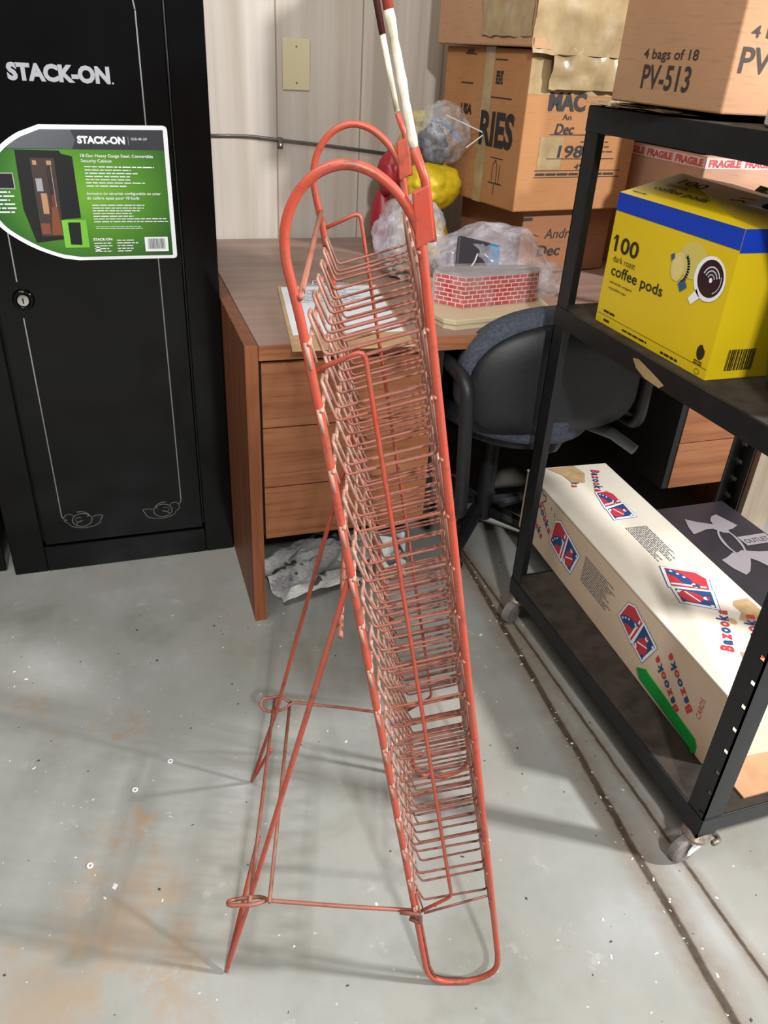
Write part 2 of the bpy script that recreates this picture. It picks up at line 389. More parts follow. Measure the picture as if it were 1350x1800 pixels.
# ------------------------------------------------------------------ black gun cabinet
cab = root('security_cabinet', 'tall glossy black steel security cabinet with green product label, left of the desk', 'cabinet', (-.06, 2.2, 0))
b = B(); b.box(-.362, .236, 1.975, 2.5, 0, 1.62)
b.box(-.362, -.277, 1.957, 1.975, 0, 1.62); b.box(.156, .236, 1.957, 1.975, 0, 1.62); b.box(-.277, .156, 1.957, 1.975, 0, .080); b.box(-.277, .156, 1.957, 1.975, 1.56, 1.62)
b.obj('cabinet_body', M_blk, cab, bevel=.003)
door = B().box(-.270, .150, 1.9555, 1.972, .087, 1.553).obj('door', M_blk, cab, bevel=.002)
hb = B()
hb.cyl((.1535, 1.959, .1), (.1535, 1.959, 1.55), .0022, 8); hb.obj('hinge', M_cart, cab)
FC = F((0, 1.9555, 0), X, Z)
b = B()
b.line([(.070, 1.5), (.088, 1.40), (.0925, 1.365), (.0965, 1.34), (.0965, .183), (.093, .174), (.088, .171)], .0028, FC)
b.line([(-.220, 1.5), (-.220, .798)], .0028, FC); b.line([(-.220, .713), (-.218, .170), (-.212, .160), (-.206, .158)], .0028, FC)
b.obj('pinstripe', M_stripe, door)
def scroll(cx, cz, sg):
    b = B(); q = lambda pts: [(cx+sg*x, cz+y) for x, y in pts]
    el = lambda x, y, a, c, t0, t1, n=16: [(x+a*math.cos(math.radians(t0+(t1-t0)*i/n)), y+c*math.sin(math.radians(t0+(t1-t0)*i/n))) for i in range(n+1)]
    b.line(q(el(-.030, .012, .014, .014, 20, 250)), .002, FC)
    b.line(q(el(.002, .004, .025, .020, 0, 360, 26)), .0022, FC)
    b.line(q(el(.008, -.004, .040, .017, 180, 340)+[(.056, .013), (.038, .014), (.03, .010)]), .0018, FC)
    b.line(q(el(-.006, .006, .009, .007, 60, 330)), .0026, FC)
    b.line(q([(-.008, .030), (.004, .030), (.014, .026), (.022, .018), (.016, .012)]), .0018, FC)
    b.line(q([(-.014, -.006), (-.006, .001), (.004, .003)]), .002, FC)
    b.obj('scroll_ornament', M_stripe, door)
scroll(-.170, .150, 1); scroll(.047, .152, -1)
b = B(); b.text('STACK-ON', FC, -.166, 1.203, .199, .033, bold=.055); b.rect(.036, .0395, 1.2035, 1.207, FC); b.obj('lettering', M_silver, door, label='silver lettering')
lk = B().lathe([(.0, -.004), (.022, -.004), (.024, .004), (.021, .009), (.016, .010), (.0155, .006)], (-.213, 1.9555, .757), 28, (0, -1, 0)).obj('lock', M_blk, door, smooth=True)
c = B(); c.lathe([(.0, .004), (.0135, .004), (.0135, .011), (.012, .013), (.0, .0135)], (-.213, 1.9555, .757), 24, (0, -1, 0)); c.obj('keyway', M_chrome, lk)
B().box(-.2145, -.2115, 1.9415, 1.9425, .751, .763).obj('key_slot', M_blkgap, lk)
# the product label
def smooth_poly(p, n=4):
    m = len(p); out = []
    for i in range(m):
        a, b, c, d = [V((*p[(i+k) % m], 0)) for k in (-1, 0, 1, 2)]
        u1 = (b-a).normalized(); u2 = (c-b).normalized(); u3 = (d-c).normalized()
        if u1.dot(u2) < .75 or u2.dot(u3) < .75 or (c-b).length < .012 or max((c-b).length, (b-a).length, (d-c).length) > .07: out.append((b.x, b.y)); continue
        for k in range(n):
            t = k/n; q = .5*((2*b)+(c-a)*t+(2*a-5*b+4*c-d)*t*t+(3*b-a-3*c+d)*t**3); out.append((q.x, q.y))
    return out
lab = root('product_label', 'white bordered green and grey cardboard label on the black cabinet door', 'label', (-.05, 1.954, .84))
FL = F((0, 1.9545, 0), X, Z)
def arc(cx, cy, rx, ry, a0, a1, n=14): return [(cx+rx*math.cos(math.radians(a0+(a1-a0)*i/n)), cy+ry*math.sin(math.radians(a0+(a1-a0)*i/n))) for i in range(n+1)]
outer = [(.132, 1.1275), (.138, 1.1255), (.1405, 1.12), (.1405, .851), (.138, .846), (.133, .8445), (-.079, .8435), (-.11, .848), (-.164, .869), (-.205, .894), (-.233, .919), (-.247, .95), (-.252, .99), (-.246, 1.025), (-.230, 1.055), (-.203, 1.083), (-.165, 1.108), (-.123, 1.1235)]
inner = [(.131, 1.119), (.131, .852), (-.073, .851), (-.11, .857), (-.155, .874), (-.198, .900), (-.224, .923), (-.239, .952), (-.243, .99), (-.237, 1.021), (-.222, 1.048), (-.197, 1.076), (-.160, 1.10), (-.122, 1.1145)]
B().poly(smooth_poly(outer), FL, .0012, .0022).obj('label_card', M_white, lab)
B().poly(smooth_poly(inner), FL, .0018).obj('green_print', M_lgreen, lab)
b = B(); b.poly([(.131, 1.119), (.131, 1.0785), (-.197, 1.076), (-.160, 1.10), (-.122, 1.1145)], FL, .0022)
b.mi = 1; b.poly([(-.196, 1.077), (-.062, 1.0775), (-.053, 1.095), (-.061, 1.1155), (-.122, 1.1145), (-.160, 1.10)], FL, .0024); b.obj('label_header', [M_ldark, M_lgrey], lab)
def lt_(st, x, y, wd, ht, bold=0.): part('lettering', M_white, lab, lambda b: b.text(st, FL, x, y, wd, ht, bold=bold, off=.003))
lt_('STACK-ON', -.049, 1.0885, .098, .0155, .055); lt_('GCB-18C-DP', .062, 1.0975, .034, .005); part('divider_line', M_silver, lab, lambda b: b.rect(.0555, .0565, 1.088, 1.104, FL, .003))
lt_('18-Gun Heavy Gauge Steel, Convertible', -.047, 1.060, .152, .0085, .012); lt_('Security Cabinet', -.047, 1.0495, .064, .0085, .012)
lt_('Armoire de sécurité configurable en acier', -.045, .983, .16, .0078, .012); lt_('de calibre épais pour 18 fusils', -.045, .9735, .112, .0078, .012); lt_('STACK-ON', -.043, .8865, .041, .006, .05)
for a_ in ((-.042, .125, 1.0, 1.046, 7, 3, .5), (-.036, .128, .925, .966, 7, 5, .5), (-.034, .11, .911, .919, 2, 6, .4), (-.042, -.002, .860, .884, 4, 8, .35), (.008, .055, .860, .890, 5, 9, .35), (-.246, -.192, .945, .994, 6, 12, .3)):
    part('small_print', M_white, lab, lambda b: b.bars(*a_[:5], FL, .003, .34, a_[5], a_[6]))
part('round_mark', M_white, lab, lambda b: b.poly(arc(-.035, .868, .0055, .0055, 0, 360, 14)[:-1], FL, .003)); part('barcode_panel', M_white, lab, lambda b: b.rect(.0695, .122, .861, .8935, FL, .003))
b = B(); r_ = random.Random(4); x = .077
while x < .115:
    wv = r_.choice((.0006, .001, .0016)); b.rect(x, x+wv, .867, .890, FL, .0034); x += wv+r_.choice((.0006, .001))
b.obj('barcode', M_ink, lab)
b = B(); b.poly([(-.177, 1.074), (-.089, 1.074), (-.086, 1.068), (-.064, 1.063), (-.063, .936), (-.098, .934), (-.104, .891), (-.163, .884), (-.179, .955)], FL, .0026)
b.mi = 1; b.poly([(-.150, 1.059), (-.101, 1.059), (-.104, .898), (-.150, .897)], FL, .0029)
b.mi = 2; b.rect(-.137, -.125, .955, .985, FL, .0031); b.poly([(-.117, .985), (-.110, .985), (-.106, .900), (-.128, .900)], FL, .0031); b.rect(-.149, -.130, .902, .925, FL, .0031)
b.mi = 4; b.rect(-.145, -.132, .992, 1.018, FL, .0031); b.mi = 3; b.rect(-.146, -.138, 1.045, 1.054, FL, .0032); b.rect(-.118, -.108, 1.045, 1.054, FL, .0032); b.rect(-.139, -.127, .945, .988, FL, .0032)
b.mi = 1; 
for x in (-.119, -.115, -.111): b.mi = 4 if x > -.113 else 0; b.rect(x, x+.0012, .96, 1.043, FL, .0033)
b.mi = 5; b.rect(-.105, -.053, .872, .932, FL, .0031); b.mi = 0; b.poly([(-.092, .927), (-.066, .927), (-.068, .878), (-.092, .879)], FL, .0034)
b.mi = 4; b.rect(-.222, -.188, .996, 1.029, FL, .0026); b.mi = 0; b.rect(-.220, -.190, .998, 1.027, FL, .0028)
b.obj('label_picture', [M_lcab, M_lin, M_lgun, M_lskin, M_silver, mat('bright_green_print', (120, 190, 60), .4)], lab)
# second dark cabinet
cb2 = root('dark_cabinet', 'dark metal cabinet at the far left edge of the photo', 'cabinet', (-.7, 2.2, 0))
b = B(); b.box(-1.05, -.385, 1.985, 2.5, 0, 1.6); b.obj('cabinet_body', M_blk, cb2, bevel=.004); B().box(-1.0, -.43, 1.979, 1.986, .07, 1.55).obj('door', M_blk, cb2, bevel=.002)

# ------------------------------------------------------------------ wall fittings
sw = root('cover_plate', 'blank ivory plastic cover plate screwed to the striped wall', 'wall plate', (.59, 2.68, 1.17))
B().box(.548, .634, 2.673, 2.6805, 1.176, 1.314).obj('plate', M_plate, sw, bevel=.003)
for z in (1.197, 1.293): B().lathe([(0, 0), (.0028, 0), (.0028, .0012), (0, .0016)], (.591, 2.673, z), 12, (0, -1, 0)).obj('screw', M_edge, sw)
cd = root('conduit', 'thin grey metal conduit running along the wall above the desk', 'conduit', (.6, 2.67, 1.0))
B().tube(fillet([(.2, 2.670, 1.043), (.44, 2.668, 1.047), (.53, 2.665, 1.038), (.70, 2.668, 1.024), (.90, 2.668, 1.004)], .06), .0042, 8).obj('tube', M_conduit, cd, smooth=True)
b = B(); b.box(.528, .545, 2.6605, 2.68, 1.016, 1.044); b.obj('clip', M_conduit, cd, bevel=.002)
B().lathe([(0, 0), (.005, 0), (.004, .003), (0, .004)], (.537, 2.6605, 1.023), 12, (0, -1, 0)).obj('screw', M_chrome, cd)

# ------------------------------------------------------------------ desk
dk = root('office_desk', 'brown office desk with oak drawers, standing against the wall', 'desk', (1.0, 2.1, 0))
DR = 1.86
B().box(.268, DR-.02, 1.600, 2.66, .706, .740).obj('desktop', M_desktop, dk, bevel=.002)
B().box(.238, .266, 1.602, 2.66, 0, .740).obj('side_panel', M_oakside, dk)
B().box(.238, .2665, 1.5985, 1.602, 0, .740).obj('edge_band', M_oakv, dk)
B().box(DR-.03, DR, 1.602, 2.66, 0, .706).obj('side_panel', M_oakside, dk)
B().box(.268, DR-.02, 1.5975, 1.600, .706, .740).obj('edge_band', M_oak, dk)
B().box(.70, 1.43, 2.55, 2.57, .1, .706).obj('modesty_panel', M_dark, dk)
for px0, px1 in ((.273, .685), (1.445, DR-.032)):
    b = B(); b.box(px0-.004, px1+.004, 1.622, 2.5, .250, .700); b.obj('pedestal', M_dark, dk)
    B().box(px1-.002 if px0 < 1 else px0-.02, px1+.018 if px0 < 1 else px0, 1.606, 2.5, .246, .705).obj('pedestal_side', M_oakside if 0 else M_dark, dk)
    for z0, z1 in ((.5445, .697), (.3905, .5415), (.247, .3875)):
        B().box(px0, px1, 1.603, 1.622, z0, z1).obj('drawer', M_oak, dk, bevel=.0012)

# ------------------------------------------------------------------ things on the desk
cl = root('clipboard', 'brown clipboard with a sheet of white paper on the desk behind the red rack', 'clipboard', (.48, 1.75, .74))
Mc = T(.468, 1.57, 0) @ RZ(math.radians(-10.5)); 
Mc = Matrix(((1, .135, 0, .468), (-.03, 1, 0, 1.548), (0, 0, 1, 0), (0, 0, 0, 1)))
b = B(); b.box(-.137, .137, -.008, .5, .7405, .7445, Mc); b.obj('board', M_clip, cl, bevel=.002)
b = B(); b.box(-.128, .128, .09, .478, .7447, .7465, Mc); pp = b.obj('paper_sheet', M_paper, cl)
FP = F(Mc @ V((-.11, .13, .7466)), Mc.to_3x3() @ X, Mc.to_3x3() @ Y); b = B(); b.bars(0, .21, .20, .32, 9, FP, .0004, .2, 4); b.obj('printed_lines', M_bprint, pp)
b = B(); b.box(-.06, .06, .47, .492, .7446, .753, Mc); b.tube([Mc @ V((-.045, .482, .755)), Mc @ V((.045, .482, .755))], .007, 10); b.obj('metal_clip', M_chrome, cl, bevel=.002)
bd = root('cream_tray', 'flat cream board with dark edge under the brick patterned box', 'board', (.87, 1.8, .74))
pts = [(.712, 1.650), (.735, 1.63), (1.02, 1.672), (1.08, 2.03), (.80, 2.02), (.70, 1.72)]
FT = F((0, 0, .764), X, Y)
B().poly(pts, FT, 0, .012).obj('board_top', M_board, bd, bevel=.002)
B().poly([(.87+(x-.87)*.985, 1.82+(y-1.82)*.985) for x, y in pts], FT, -.012, .0115).obj('board_base', M_board, bd)
bx = root('brick_print_box', 'red and white brick patterned paper box in clear wrap on the cream board', 'box', (.88, 1.82, .764))
b = B(); q = [(.737, 1.782), (.790, 1.722), (1.005, 1.755), (1.03, 1.795), (.98, 1.83), (.78, 1.83)]
b.poly(q, F((0, 0, .838), X, Y), 0, .073); b.obj('carton', M_brick, bx)
b = B(); b.poly([(x, y) for x, y in q], F((0, 0, .8395), X, Y), 0, .0008); b.obj('carton_top', mat('lilac_grey_card', (168, 162, 166), .5), bx)
b = B(); b.poly([(.88+(x-.88)*1.035, 1.82+(y-1.82)*1.06) for x, y in q], F((0, 0, .845), X, Y), 0, .0795)
bmesh.ops.subdivide_edges(b.bm, edges=b.bm.edges[:], cuts=5, use_grid_fill=True)
for v in b.bm.verts: v.co += V((mnoise.noise(v.co*40), mnoise.noise(v.co*40+V((5, 0, 0))), max(0, .6*mnoise.noise(v.co*40+V((0, 5, 0))))))*.006
b.blob((1.06, 1.80, .808), (.055, .05, .04), 3, .3, 3, 4); b.obj('clear_wrap', M_film2, bx)
# plastic bags
bg = root('plastic_bag', 'large crinkled clear plastic bag with papers inside, on the desk below the cartons', 'bag', (.95, 2.1, .74))
b = B(); b.blob((.985, 1.99, .80), (.175, .125, .105), 1, .14, 5, 1.4, .742); b.blob((.80, 2.15, .84), (.10, .12, .11), 2, .17, 5, 1.6, .742); b.obj('bag_film', M_film, bg, smooth=True)
b = B(); b.blob((.79, 2.12, .785), (.065, .08, .045), 6, .35, 4, 2.5, .742); b.obj('crumpled_paper', noisy('grey_brown_paper', [(.35, (120, 104, 92)), (.6, (196, 188, 176))], 18, .7, bmp=.3), bg)
dv = root('boxed_gadget', 'small dark gadget with blue label inside the crinkled clear bag', 'gadget', (.91, 1.96, .76))
Md = T(.893, 1.895, .838) @ Matrix.Rotation(math.radians(-35), 4, 'X') @ Matrix.Rotation(math.radians(14), 4, 'Y')
B().box(-.055, .055, -.006, .006, -.045, .055, Md).obj('case', mat('gadget_dark', (58, 54, 60), .4), dv, bevel=.008)
B().box(.034, .062, -.009, -.006, -.03, .05, Md).obj('blue_label', mat('cyan_label', (40, 140, 186), .4), dv)
b = B(); b.lathe([(0, 0), (.009, 0), (.009, .002), (0, .002)], Md @ V((-.02, -.0095, -.035)), 14, (0, -1, .3)); b.tube([Md @ V((-.02, -.01, -.035)), Md @ V((-.006, -.011, -.01)), Md @ V((0, -.011, .012))], .002, 6); b.obj('tag', M_white, dv)
b = B(); b.blob((.930, 2.33, .955), (.085, .085, .068), 4, .14, 5, 1.3, .895, False); b.blob((.91, 2.36, .80), (.085, .09, .09), 14, .16, 3, 1.6, .742); one(b, 'yellow_bag', M_yb, 'bright yellow bag piled on the desk between the clear bags and the cartons', 'bag', smooth=True)
b = B(); b.blob((.940, 2.32, 1.092), (.080, .085, .085), 8, .16, 5, 1.5, 1.022)
cb = root('zip_bag', 'clear zip bag with dark and blue contents, leaning on the carton above the yellow bag', 'bag', (.95, 2.36, 1.0))
b.obj('bag_film', M_film2, cb, smooth=True)
b = B(); b.blob((.925, 2.35, 1.05), (.045, .05, .065), 9, .2, 4, 2.5); b.obj('dark_contents', M_navy, cb)
b = B(); b.tube(fillet([(.895, 2.29, 1.135), (.93, 2.27, 1.13), (.975, 2.25, 1.085)], .03), [.006]*len(fillet([(.895, 2.29, 1.135), (.93, 2.27, 1.13), (.975, 2.25, 1.085)], .03)), 8); b.obj('blue_strap', M_bl2, cb)
b = B(); b.tube(fillet([(.925, 2.26, 1.15), (1.04, 2.235, 1.108), (.985, 2.235, 1.07)], .012), .0018, 6); b.obj('zip_edge', M_plw, cb)
b = B(); b.blob((.925, 2.46, 1.105), (.03, .03, .045), 12, .3, 3, 2); b.blob((.90, 2.5, .92), (.05, .05, .17), 2, .1, 3, 2); one(b, 'mustard_pouch', noisy('mustard', [(.3, (170, 150, 84)), (.7, (196, 178, 110))], 14, .5), 'small mustard pouch standing behind the sign posts of the rack', 'pouch')
b = B(); b.blob((.822, 2.42, .975), (.036, .04, .062), 5, .15, 4, 1.6); b.blob((.815, 2.46, .83), (.035, .04, .10), 15, .1, 3, 1.6, .742); one(b, 'red_pouch', M_redi, 'deep red plastic pouch against the wall, left of the yellow bag', 'pouch', smooth=True)

# ------------------------------------------------------------------ cartons at the wall
def carton(name, label, o, ang, wd, dp, z0, z1, m, deco=None):
    r = root(name, label, 'box', (o[0], o[1], z0), ang)
    M = T(o[0], o[1], 0) @ RZ(ang); b = B(); b.box(0, wd, 0, dp, z0, z1, M); b.obj('carton', m, r, bevel=.004)
    ex = M.to_3x3() @ X; ey = M.to_3x3() @ Y
    return r, F(V((o[0], o[1], z0)), ex, Z), F(V((o[0], o[1], z0)), -ey, Z)   # front (x right), left side (x from corner leftwards is negative)
am = math.radians(9)
c1, f1, s1 = carton('moving_carton', 'kraft carton marked with bold black letters and a handwritten date, middle of the stack', (1.062, 2.05), am, .40, .42, .928, 1.318, M_card)
def P3(b, fr, zb=.928): return b
lt = lambda st, fr, x, y, wd, ht, bold=.0, it=0, m=None, off=.0012: part('lettering', m or M_ink, c1, lambda b: b.text(st, fr, x, y, wd, ht, bold=bold, off=off, italic=it))
lt('MAC', f1, .072, .252, .125, .046, .05); lt('RIES', s1, -.205, .150, .165, .090, .04); lt('USA', s1, -.315, .222, .06, .028, .05)
def lines(b):
    for x0, x1, z in ((-.165, -.065, .272), (-.160, -.105, .362), (-.325, -.26, .30), (-.315, -.255, .372)): b.rect(x0, x1, z, z+.003, s1, .0012)
    b.bars(-.15, -.115, .305, .338, 4, s1, .0012, .8, 3, .1); b.bars(-.305, -.27, .375, .385, 1, s1, .0012, .9, 4)
part('printed_lines', M_ink, c1, lines)
def lines(b):
    for y in (.195, .135): b.rect(.09, .33, y, y+.0022, f1, .0012)
    for y in (.105, .088): b.rect(.055, .36, y, y+.0018, f1, .0012)
part('printed_lines', M_ink, c1, lines); part('printed_lines', M_ink, c1, lambda b: b.bars(.06, .36, .09, .103, 1, f1, .0012, .45, 5, .1)); part('printed_lines', M_ink, c1, lambda b: b.bars(.2, .33, .148, .185, 3, f1, .0012, .25, 6, .3))
def sym(b):
    b.line([(-.135, .125), (-.075, .125)], .0022, s1); b.line([(-.12, .065), (-.12, .105), (-.108, .12), (-.098, .105), (-.098, .06)], .0025, s1); b.line([(-.085, .06), (-.085, .11)], .0022, s1); b.line([(-.135, .06), (-.07, .06)], .003, s1); b.line([(-.105, .06), (-.105, .03)], .003, s1)
part('handling_symbol', M_ink, c1, sym)
M_mark = mat('marker_ink', (40, 30, 36), .5)
for a_ in (('Dec', f1, .105, .197, .062, .026, .02, .2), ('2020', f1, .235, .197, .07, .021, .0, .2), ('An', f1, .125, .232, .03, .014, 0, 0), ('1980', f1, .125, .138, .12, .032, .02, .1), ('49', f1, .19, .108, .03, .016, 0, .2)):
    part('handwriting', M_mark, c1, lambda b: b.text(a_[0], *a_[1:6], bold=a_[6], off=.0014, italic=a_[7]))
b = B(); b.rect(.0, .40, .29, .392, f1, .0008); b.rect(.062, .14, .108, .19, f1, .0007); b.rect(-.21, -.165, .0, .392, s1, .0008); b.obj('parcel_tape', M_ptape, c1, orient=False)
c2, f2, s2 = carton('bulging_carton', 'carton wrapped in crumpled tan tape, topmost of the stack by the wall', (1.045, 2.03), math.radians(10), .44, .45, 1.322, 1.62, M_cardb)
b = B()
def crinkle(fr, x0, x1, y0, y1, off, amp, seed, nx=26, ny=14):
    g = [[b.bm.verts.new(fr.p(x0+(x1-x0)*i/nx+.004*mnoise.noise(V((i*.7, j, seed))), y0+(y1-y0)*j/ny+.006*mnoise.noise(V((i*.5, j*.5, seed+9))), off+amp*(1-abs(mnoise.noise(V((i*.33, j*.33, seed*3.1)))*2))+amp*.5*(.5-abs(mnoise.noise(V((i*.9, j*.45, seed*1.1))))))) for i in range(nx+1)] for j in range(ny+1)]
    for j in range(ny):
        for i in range(nx): b.face([g[j][i], g[j][i+1], g[j+1][i+1], g[j+1][i]])
crinkle(f2, -.005, .44, -.012, .30, .002, .011, 1, 20, 12); crinkle(s2, -.22, .0, .022, .30, .002, .006, 4, 16, 10); crinkle(f2, .07, .40, -.09, .03, -.001, .013, 7, 22, 8)
b.obj('crumpled_tape', M_ptape, c2, orient=False, smooth=True)
b = B(); b.rect(.0, .055, -.002, .02, f2, .011, .01); b.obj('loose_flap', M_cardb, c2)
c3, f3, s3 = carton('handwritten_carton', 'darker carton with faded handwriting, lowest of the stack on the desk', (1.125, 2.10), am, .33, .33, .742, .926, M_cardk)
part('handwriting', M_ink, c3, lambda b: b.text('Andrson', f3, .085, .100, .15, .028, bold=.0, off=.001, italic=.2)); part('handwriting', M_ink, c3, lambda b: b.text('Dec', f3, .065, .050, .085, .032, bold=.02, off=.001, italic=.1)); part('handwriting', M_ink, c3, lambda b: b.line([(.04, .115), (.065, .108)], .002, f3), lambda b: b.bars(-.0, .05, .15, .165, 1, f3, .001, .6, 2))
c4, f4, s4 = carton('taped_carton', 'pinkish brown carton with red lettered tape, on the desk beyond the cart', (1.53, 1.88), 0, .36, .42, .742, 1.098, M_cardp)
b = B(); b.rect(-.42, .0, .325, .352, s4, .001); b.rect(0, .36, .325, .352, f4, .001); tp = b.obj('sealing_tape', M_fragile, c4, orient=False)
M_dr = mat('dull_red_print', (196, 84, 84), .6)
for k in range(3): part('lettering', M_dr, tp, lambda b: b.text('FRAGILE', s4, -.40+k*.135, .329, .12, .019, bold=.05, off=.0016)); part('lettering', M_dr, tp, lambda b: b.text('FRAGILE', f4, .01+k*.12, .329, .105, .019, bold=.05, off=.0016))
c5, f5, s5 = carton('plain_carton', 'plain carton standing on the red taped carton beyond the cart', (1.535, 1.90), 0, .34, .38, 1.102, 1.4, M_cardp)

# ------------------------------------------------------------------ under the desk
npz = root('crumpled_newspaper', 'crumpled grey newspaper on the floor under the desk drawers', 'newspaper', (.5, 1.78, 0))
def sheet(cx, cy, rx, ry, h, seed, fold=.06, ang=0):
    b = B(); n = 22; g = []
    for j in range(n+1):
        row = []
        for i in range(n+1):
            u, v_ = i/n*2-1, j/n*2-1; e = 1-.12*mnoise.noise(V((u*2, v_*2, seed)))
            x, y = u*rx*e, v_*ry*e
            z = .35*h*(1-min(1, abs(u)**2*.8+abs(v_)**2*.5))+fold*(.75-1.5*abs(mnoise.noise(V((u*1.3+seed, v_*1.3, seed)))))+.006*(.5-abs(mnoise.noise(V((u*4, v_*4, seed)))))
            ca, sa = math.cos(ang), math.sin(ang); row.append(b.bm.verts.new((cx+x*ca-y*sa, cy+x*sa+y*ca, max(.003, z))))
        g.append(row)
    for j in range(n):
        for i in range(n): b.face([g[j][i], g[j][i+1], g[j+1][i+1], g[j+1][i]])
    return b
sheet(.415, 1.765, .12, .11, .06, 2, .035, .2).obj('newspaper_sheet', M_news, npz, solid=.001); sheet(.62, 1.81, .10, .10, .06, 5, .045, -.3).obj('newspaper_sheet', M_news, npz, solid=.001)
sheet(.51, 1.83, .13, .08, .085, 9, .045, 0).obj('newspaper_sheet', M_news, npz, solid=.001)
b = B(); b.blob((.345, 1.715, .016), (.04, .028, .02), 3, .4, 4, 3, .001); one(b, 'cellophane_scrap', M_film, 'crinkled clear cellophane scrap on the floor beside the desk leg', 'wrapper')

# ------------------------------------------------------------------ chair
ch = root('office_chair', 'black plastic office chair with grey blue fabric, pushed under the desk behind the cart', 'chair', (.99, 1.8, 0))
def shell(cx, z0, z1, sx, y0, th, name, m, parent, bow=.035):
    b = B(); n = 44; outl = []
    cz = z0+(z1-z0)*.38
    for i in range(n):
        a = 2*math.pi*i/n; c_, s_ = math.cos(a), math.sin(a)
        e = 2/2.3 if s_ > 0 else 2/3.6; hz = (z1-cz) if s_ > 0 else (cz-z0)
        outl.append((sx*math.copysign(abs(c_)**e, c_), hz*math.copysign(abs(s_)**e, s_)))
    rf = []
    for side in (0, 1):
        rr = []
        for k in (1, .95, .6, .25):
            rr.append([b.bm.verts.new((cx+x*k, y0+side*th+bow*(x*k/sx)**2+.06*z*k-(0 if k == 1 else (1-side*2)*.010), cz+z*k)) for x, z in outl])
        c_ = b.bm.verts.new((cx, y0+side*th-(1-side*2)*.010, cz))
        for p_, q_ in zip(rr, rr[1:]):
            for i in range(n): b.face([p_[i], p_[(i+1) % n], q_[(i+1) % n], q_[i]])
        for i in range(n): b.face([rr[-1][i], rr[-1][(i+1) % n], c_])
        rf.append(rr[0])
    for i in range(n): b.face([rf[0][i], rf[0][(i+1) % n], rf[1][(i+1) % n], rf[1][i]])
    return b.obj(name, m, parent, smooth=True)
shell(.985, .510, .775, .235, 1.515, .022, 'back_shell', M_cplas, ch)
shell(.975, .520, .803, .238, 1.540, .04, 'back_cushion', M_fab, ch)
b = B(); prof = arc(.965, 1.78, .215, .285, 0, 360, 40)[:-1]
b.poly(prof, F((0, 0, .545), X, Y), 0, .062); b.obj('seat', M_fab, ch, bevel=.012)
b = B(); b.poly([(.965+(x-.965)*.85, 1.8+(y-1.8)*.85) for x, y in prof], F((0, 0, .482), X, Y), 0, .03); b.obj('seat_pan', M_cplas, ch)
B().tube(fillet([(.99, 1.75, .45), (.99, 1.52, .45), (.99, 1.53, .60)], .05), .018, 10).obj('back_bracket', M_cplas, ch, smooth=True)
for x, yf in ((.722, 1.50), (1.285, 1.60)):
    pth = fillet([(.80 if x < 1 else 1.13, 1.80, .46), (x, 1.76, .46), (x+.02, yf, .30) if x < 1 else (x, yf, .46), (x, yf, .66), (x, 1.60, .668), (x, 1.82, .66)], .04)
    B().tube(pth, .017, 10).obj('armrest', M_cplas, ch, smooth=True)
B().tube([(1.10, 1.60, .488), (1.150, 1.52, .488), (1.178, 1.455, .470)], [.012, .015, .014], 10).obj('tilt_lever', mat('grey_lever', (92, 98, 96), .5), ch, smooth=True)
B().cyl((.99, 1.85, .07), (.99, 1.85, .39), .025).obj('gas_column', M_cplas, ch)
for k in range(5):
    a = math.radians(18+72*k); e = V((.99+.25*math.cos(a), 1.88+.22*math.sin(a), .065))
    lg = B().tube([(.99, 1.88, .095), e], [.026, .015], 8).obj('base_leg', M_cplas, ch)
    B().cyl(e+V((-.012, 0, -.038)), e+V((.012, 0, -.038)), .026, 16).obj('caster_wheel', M_cplas, lg)
B().box(1.70, 1.81, 1.555, 1.573, 0, .50).obj('x', M_tan); o = bpy.data.objects['x']; o.name = 'pale_board'; tag(o, 'pale tan board standing upright in front of the right desk drawers', 'board')

# ------------------------------------------------------------------ cart
ct = root('utility_cart', 'black steel three shelf utility cart on casters, right of the rack', 'cart', (1.2, 1.07, 0))
CX0, CX1, CY0, CY1 = .893, 1.53, .680, 1.462
def post(x, y, sx, sy, holes):
    b = B(); wv = .042; t = .003; zt = 1.226; zb = .076
    # web in the plane x, runs along y
    cols = [(0, .004), (.004, .014), (.014, wv)]
    for a, c_ in cols:
        segs = [(zb, zt)]
        if holes and a == .004:
            segs = []; z = zb; hz = .138
            while hz < 1.2: segs.append((z, hz-.005)); z = hz+.005; hz += .0522
            segs.append((z, zt))
        for z0, z1 in segs:
            ya, yb = sorted((y+sy*a, y+sy*c_)); xa, xb = sorted((x, x+sx*t)); b.box(xa, xb, ya, yb, z0, z1)
    xa, xb = sorted((x, x+sx*wv)); ya, yb = sorted((y, y+sy*t)); b.box(xa, xb, ya, yb, zb, zt)
    return b.obj('post', M_cart, ct)
post(CX0, CY0, 1, 1, True); post(CX0, CY1, 1, -1, False); post(CX1, CY0, -1, 1, True); post(CX1, CY1, -1, -1, True)
for z1, hgt in ((1.2245, .043), (.843, .040), (.125, .036)):
    b = B(); t = .003; z0 = z1-hgt
    b.box(CX0-.002, CX0, CY0+.0, CY1, z0, z1); b.box(CX1, CX1+.002, CY0, CY1, z0, z1)
    b.box(CX0, CX1, CY0-.002, CY0, z0, z1); b.box(CX0, CX1, CY1, CY1+.002, z0, z1)
    b.box(CX0, CX0+.03, CY0, CY1, z1-.003, z1-.0005)
    sh = b.obj('shelf_frame', M_cart, ct)
    B().box(CX0+.004, CX1-.004, CY0+.004, CY1-.004, z1-.004, z1).obj('shelf_mat', M_cartmat, sh)
b = B(); b.poly([(1.165, .829), (1.148, .832), (1.10, .822), (1.064, .813), (1.075, .804), (1.12, .806), (1.15, .815)], F((CX0-.0026, 0, 0), Y, Z), 0)
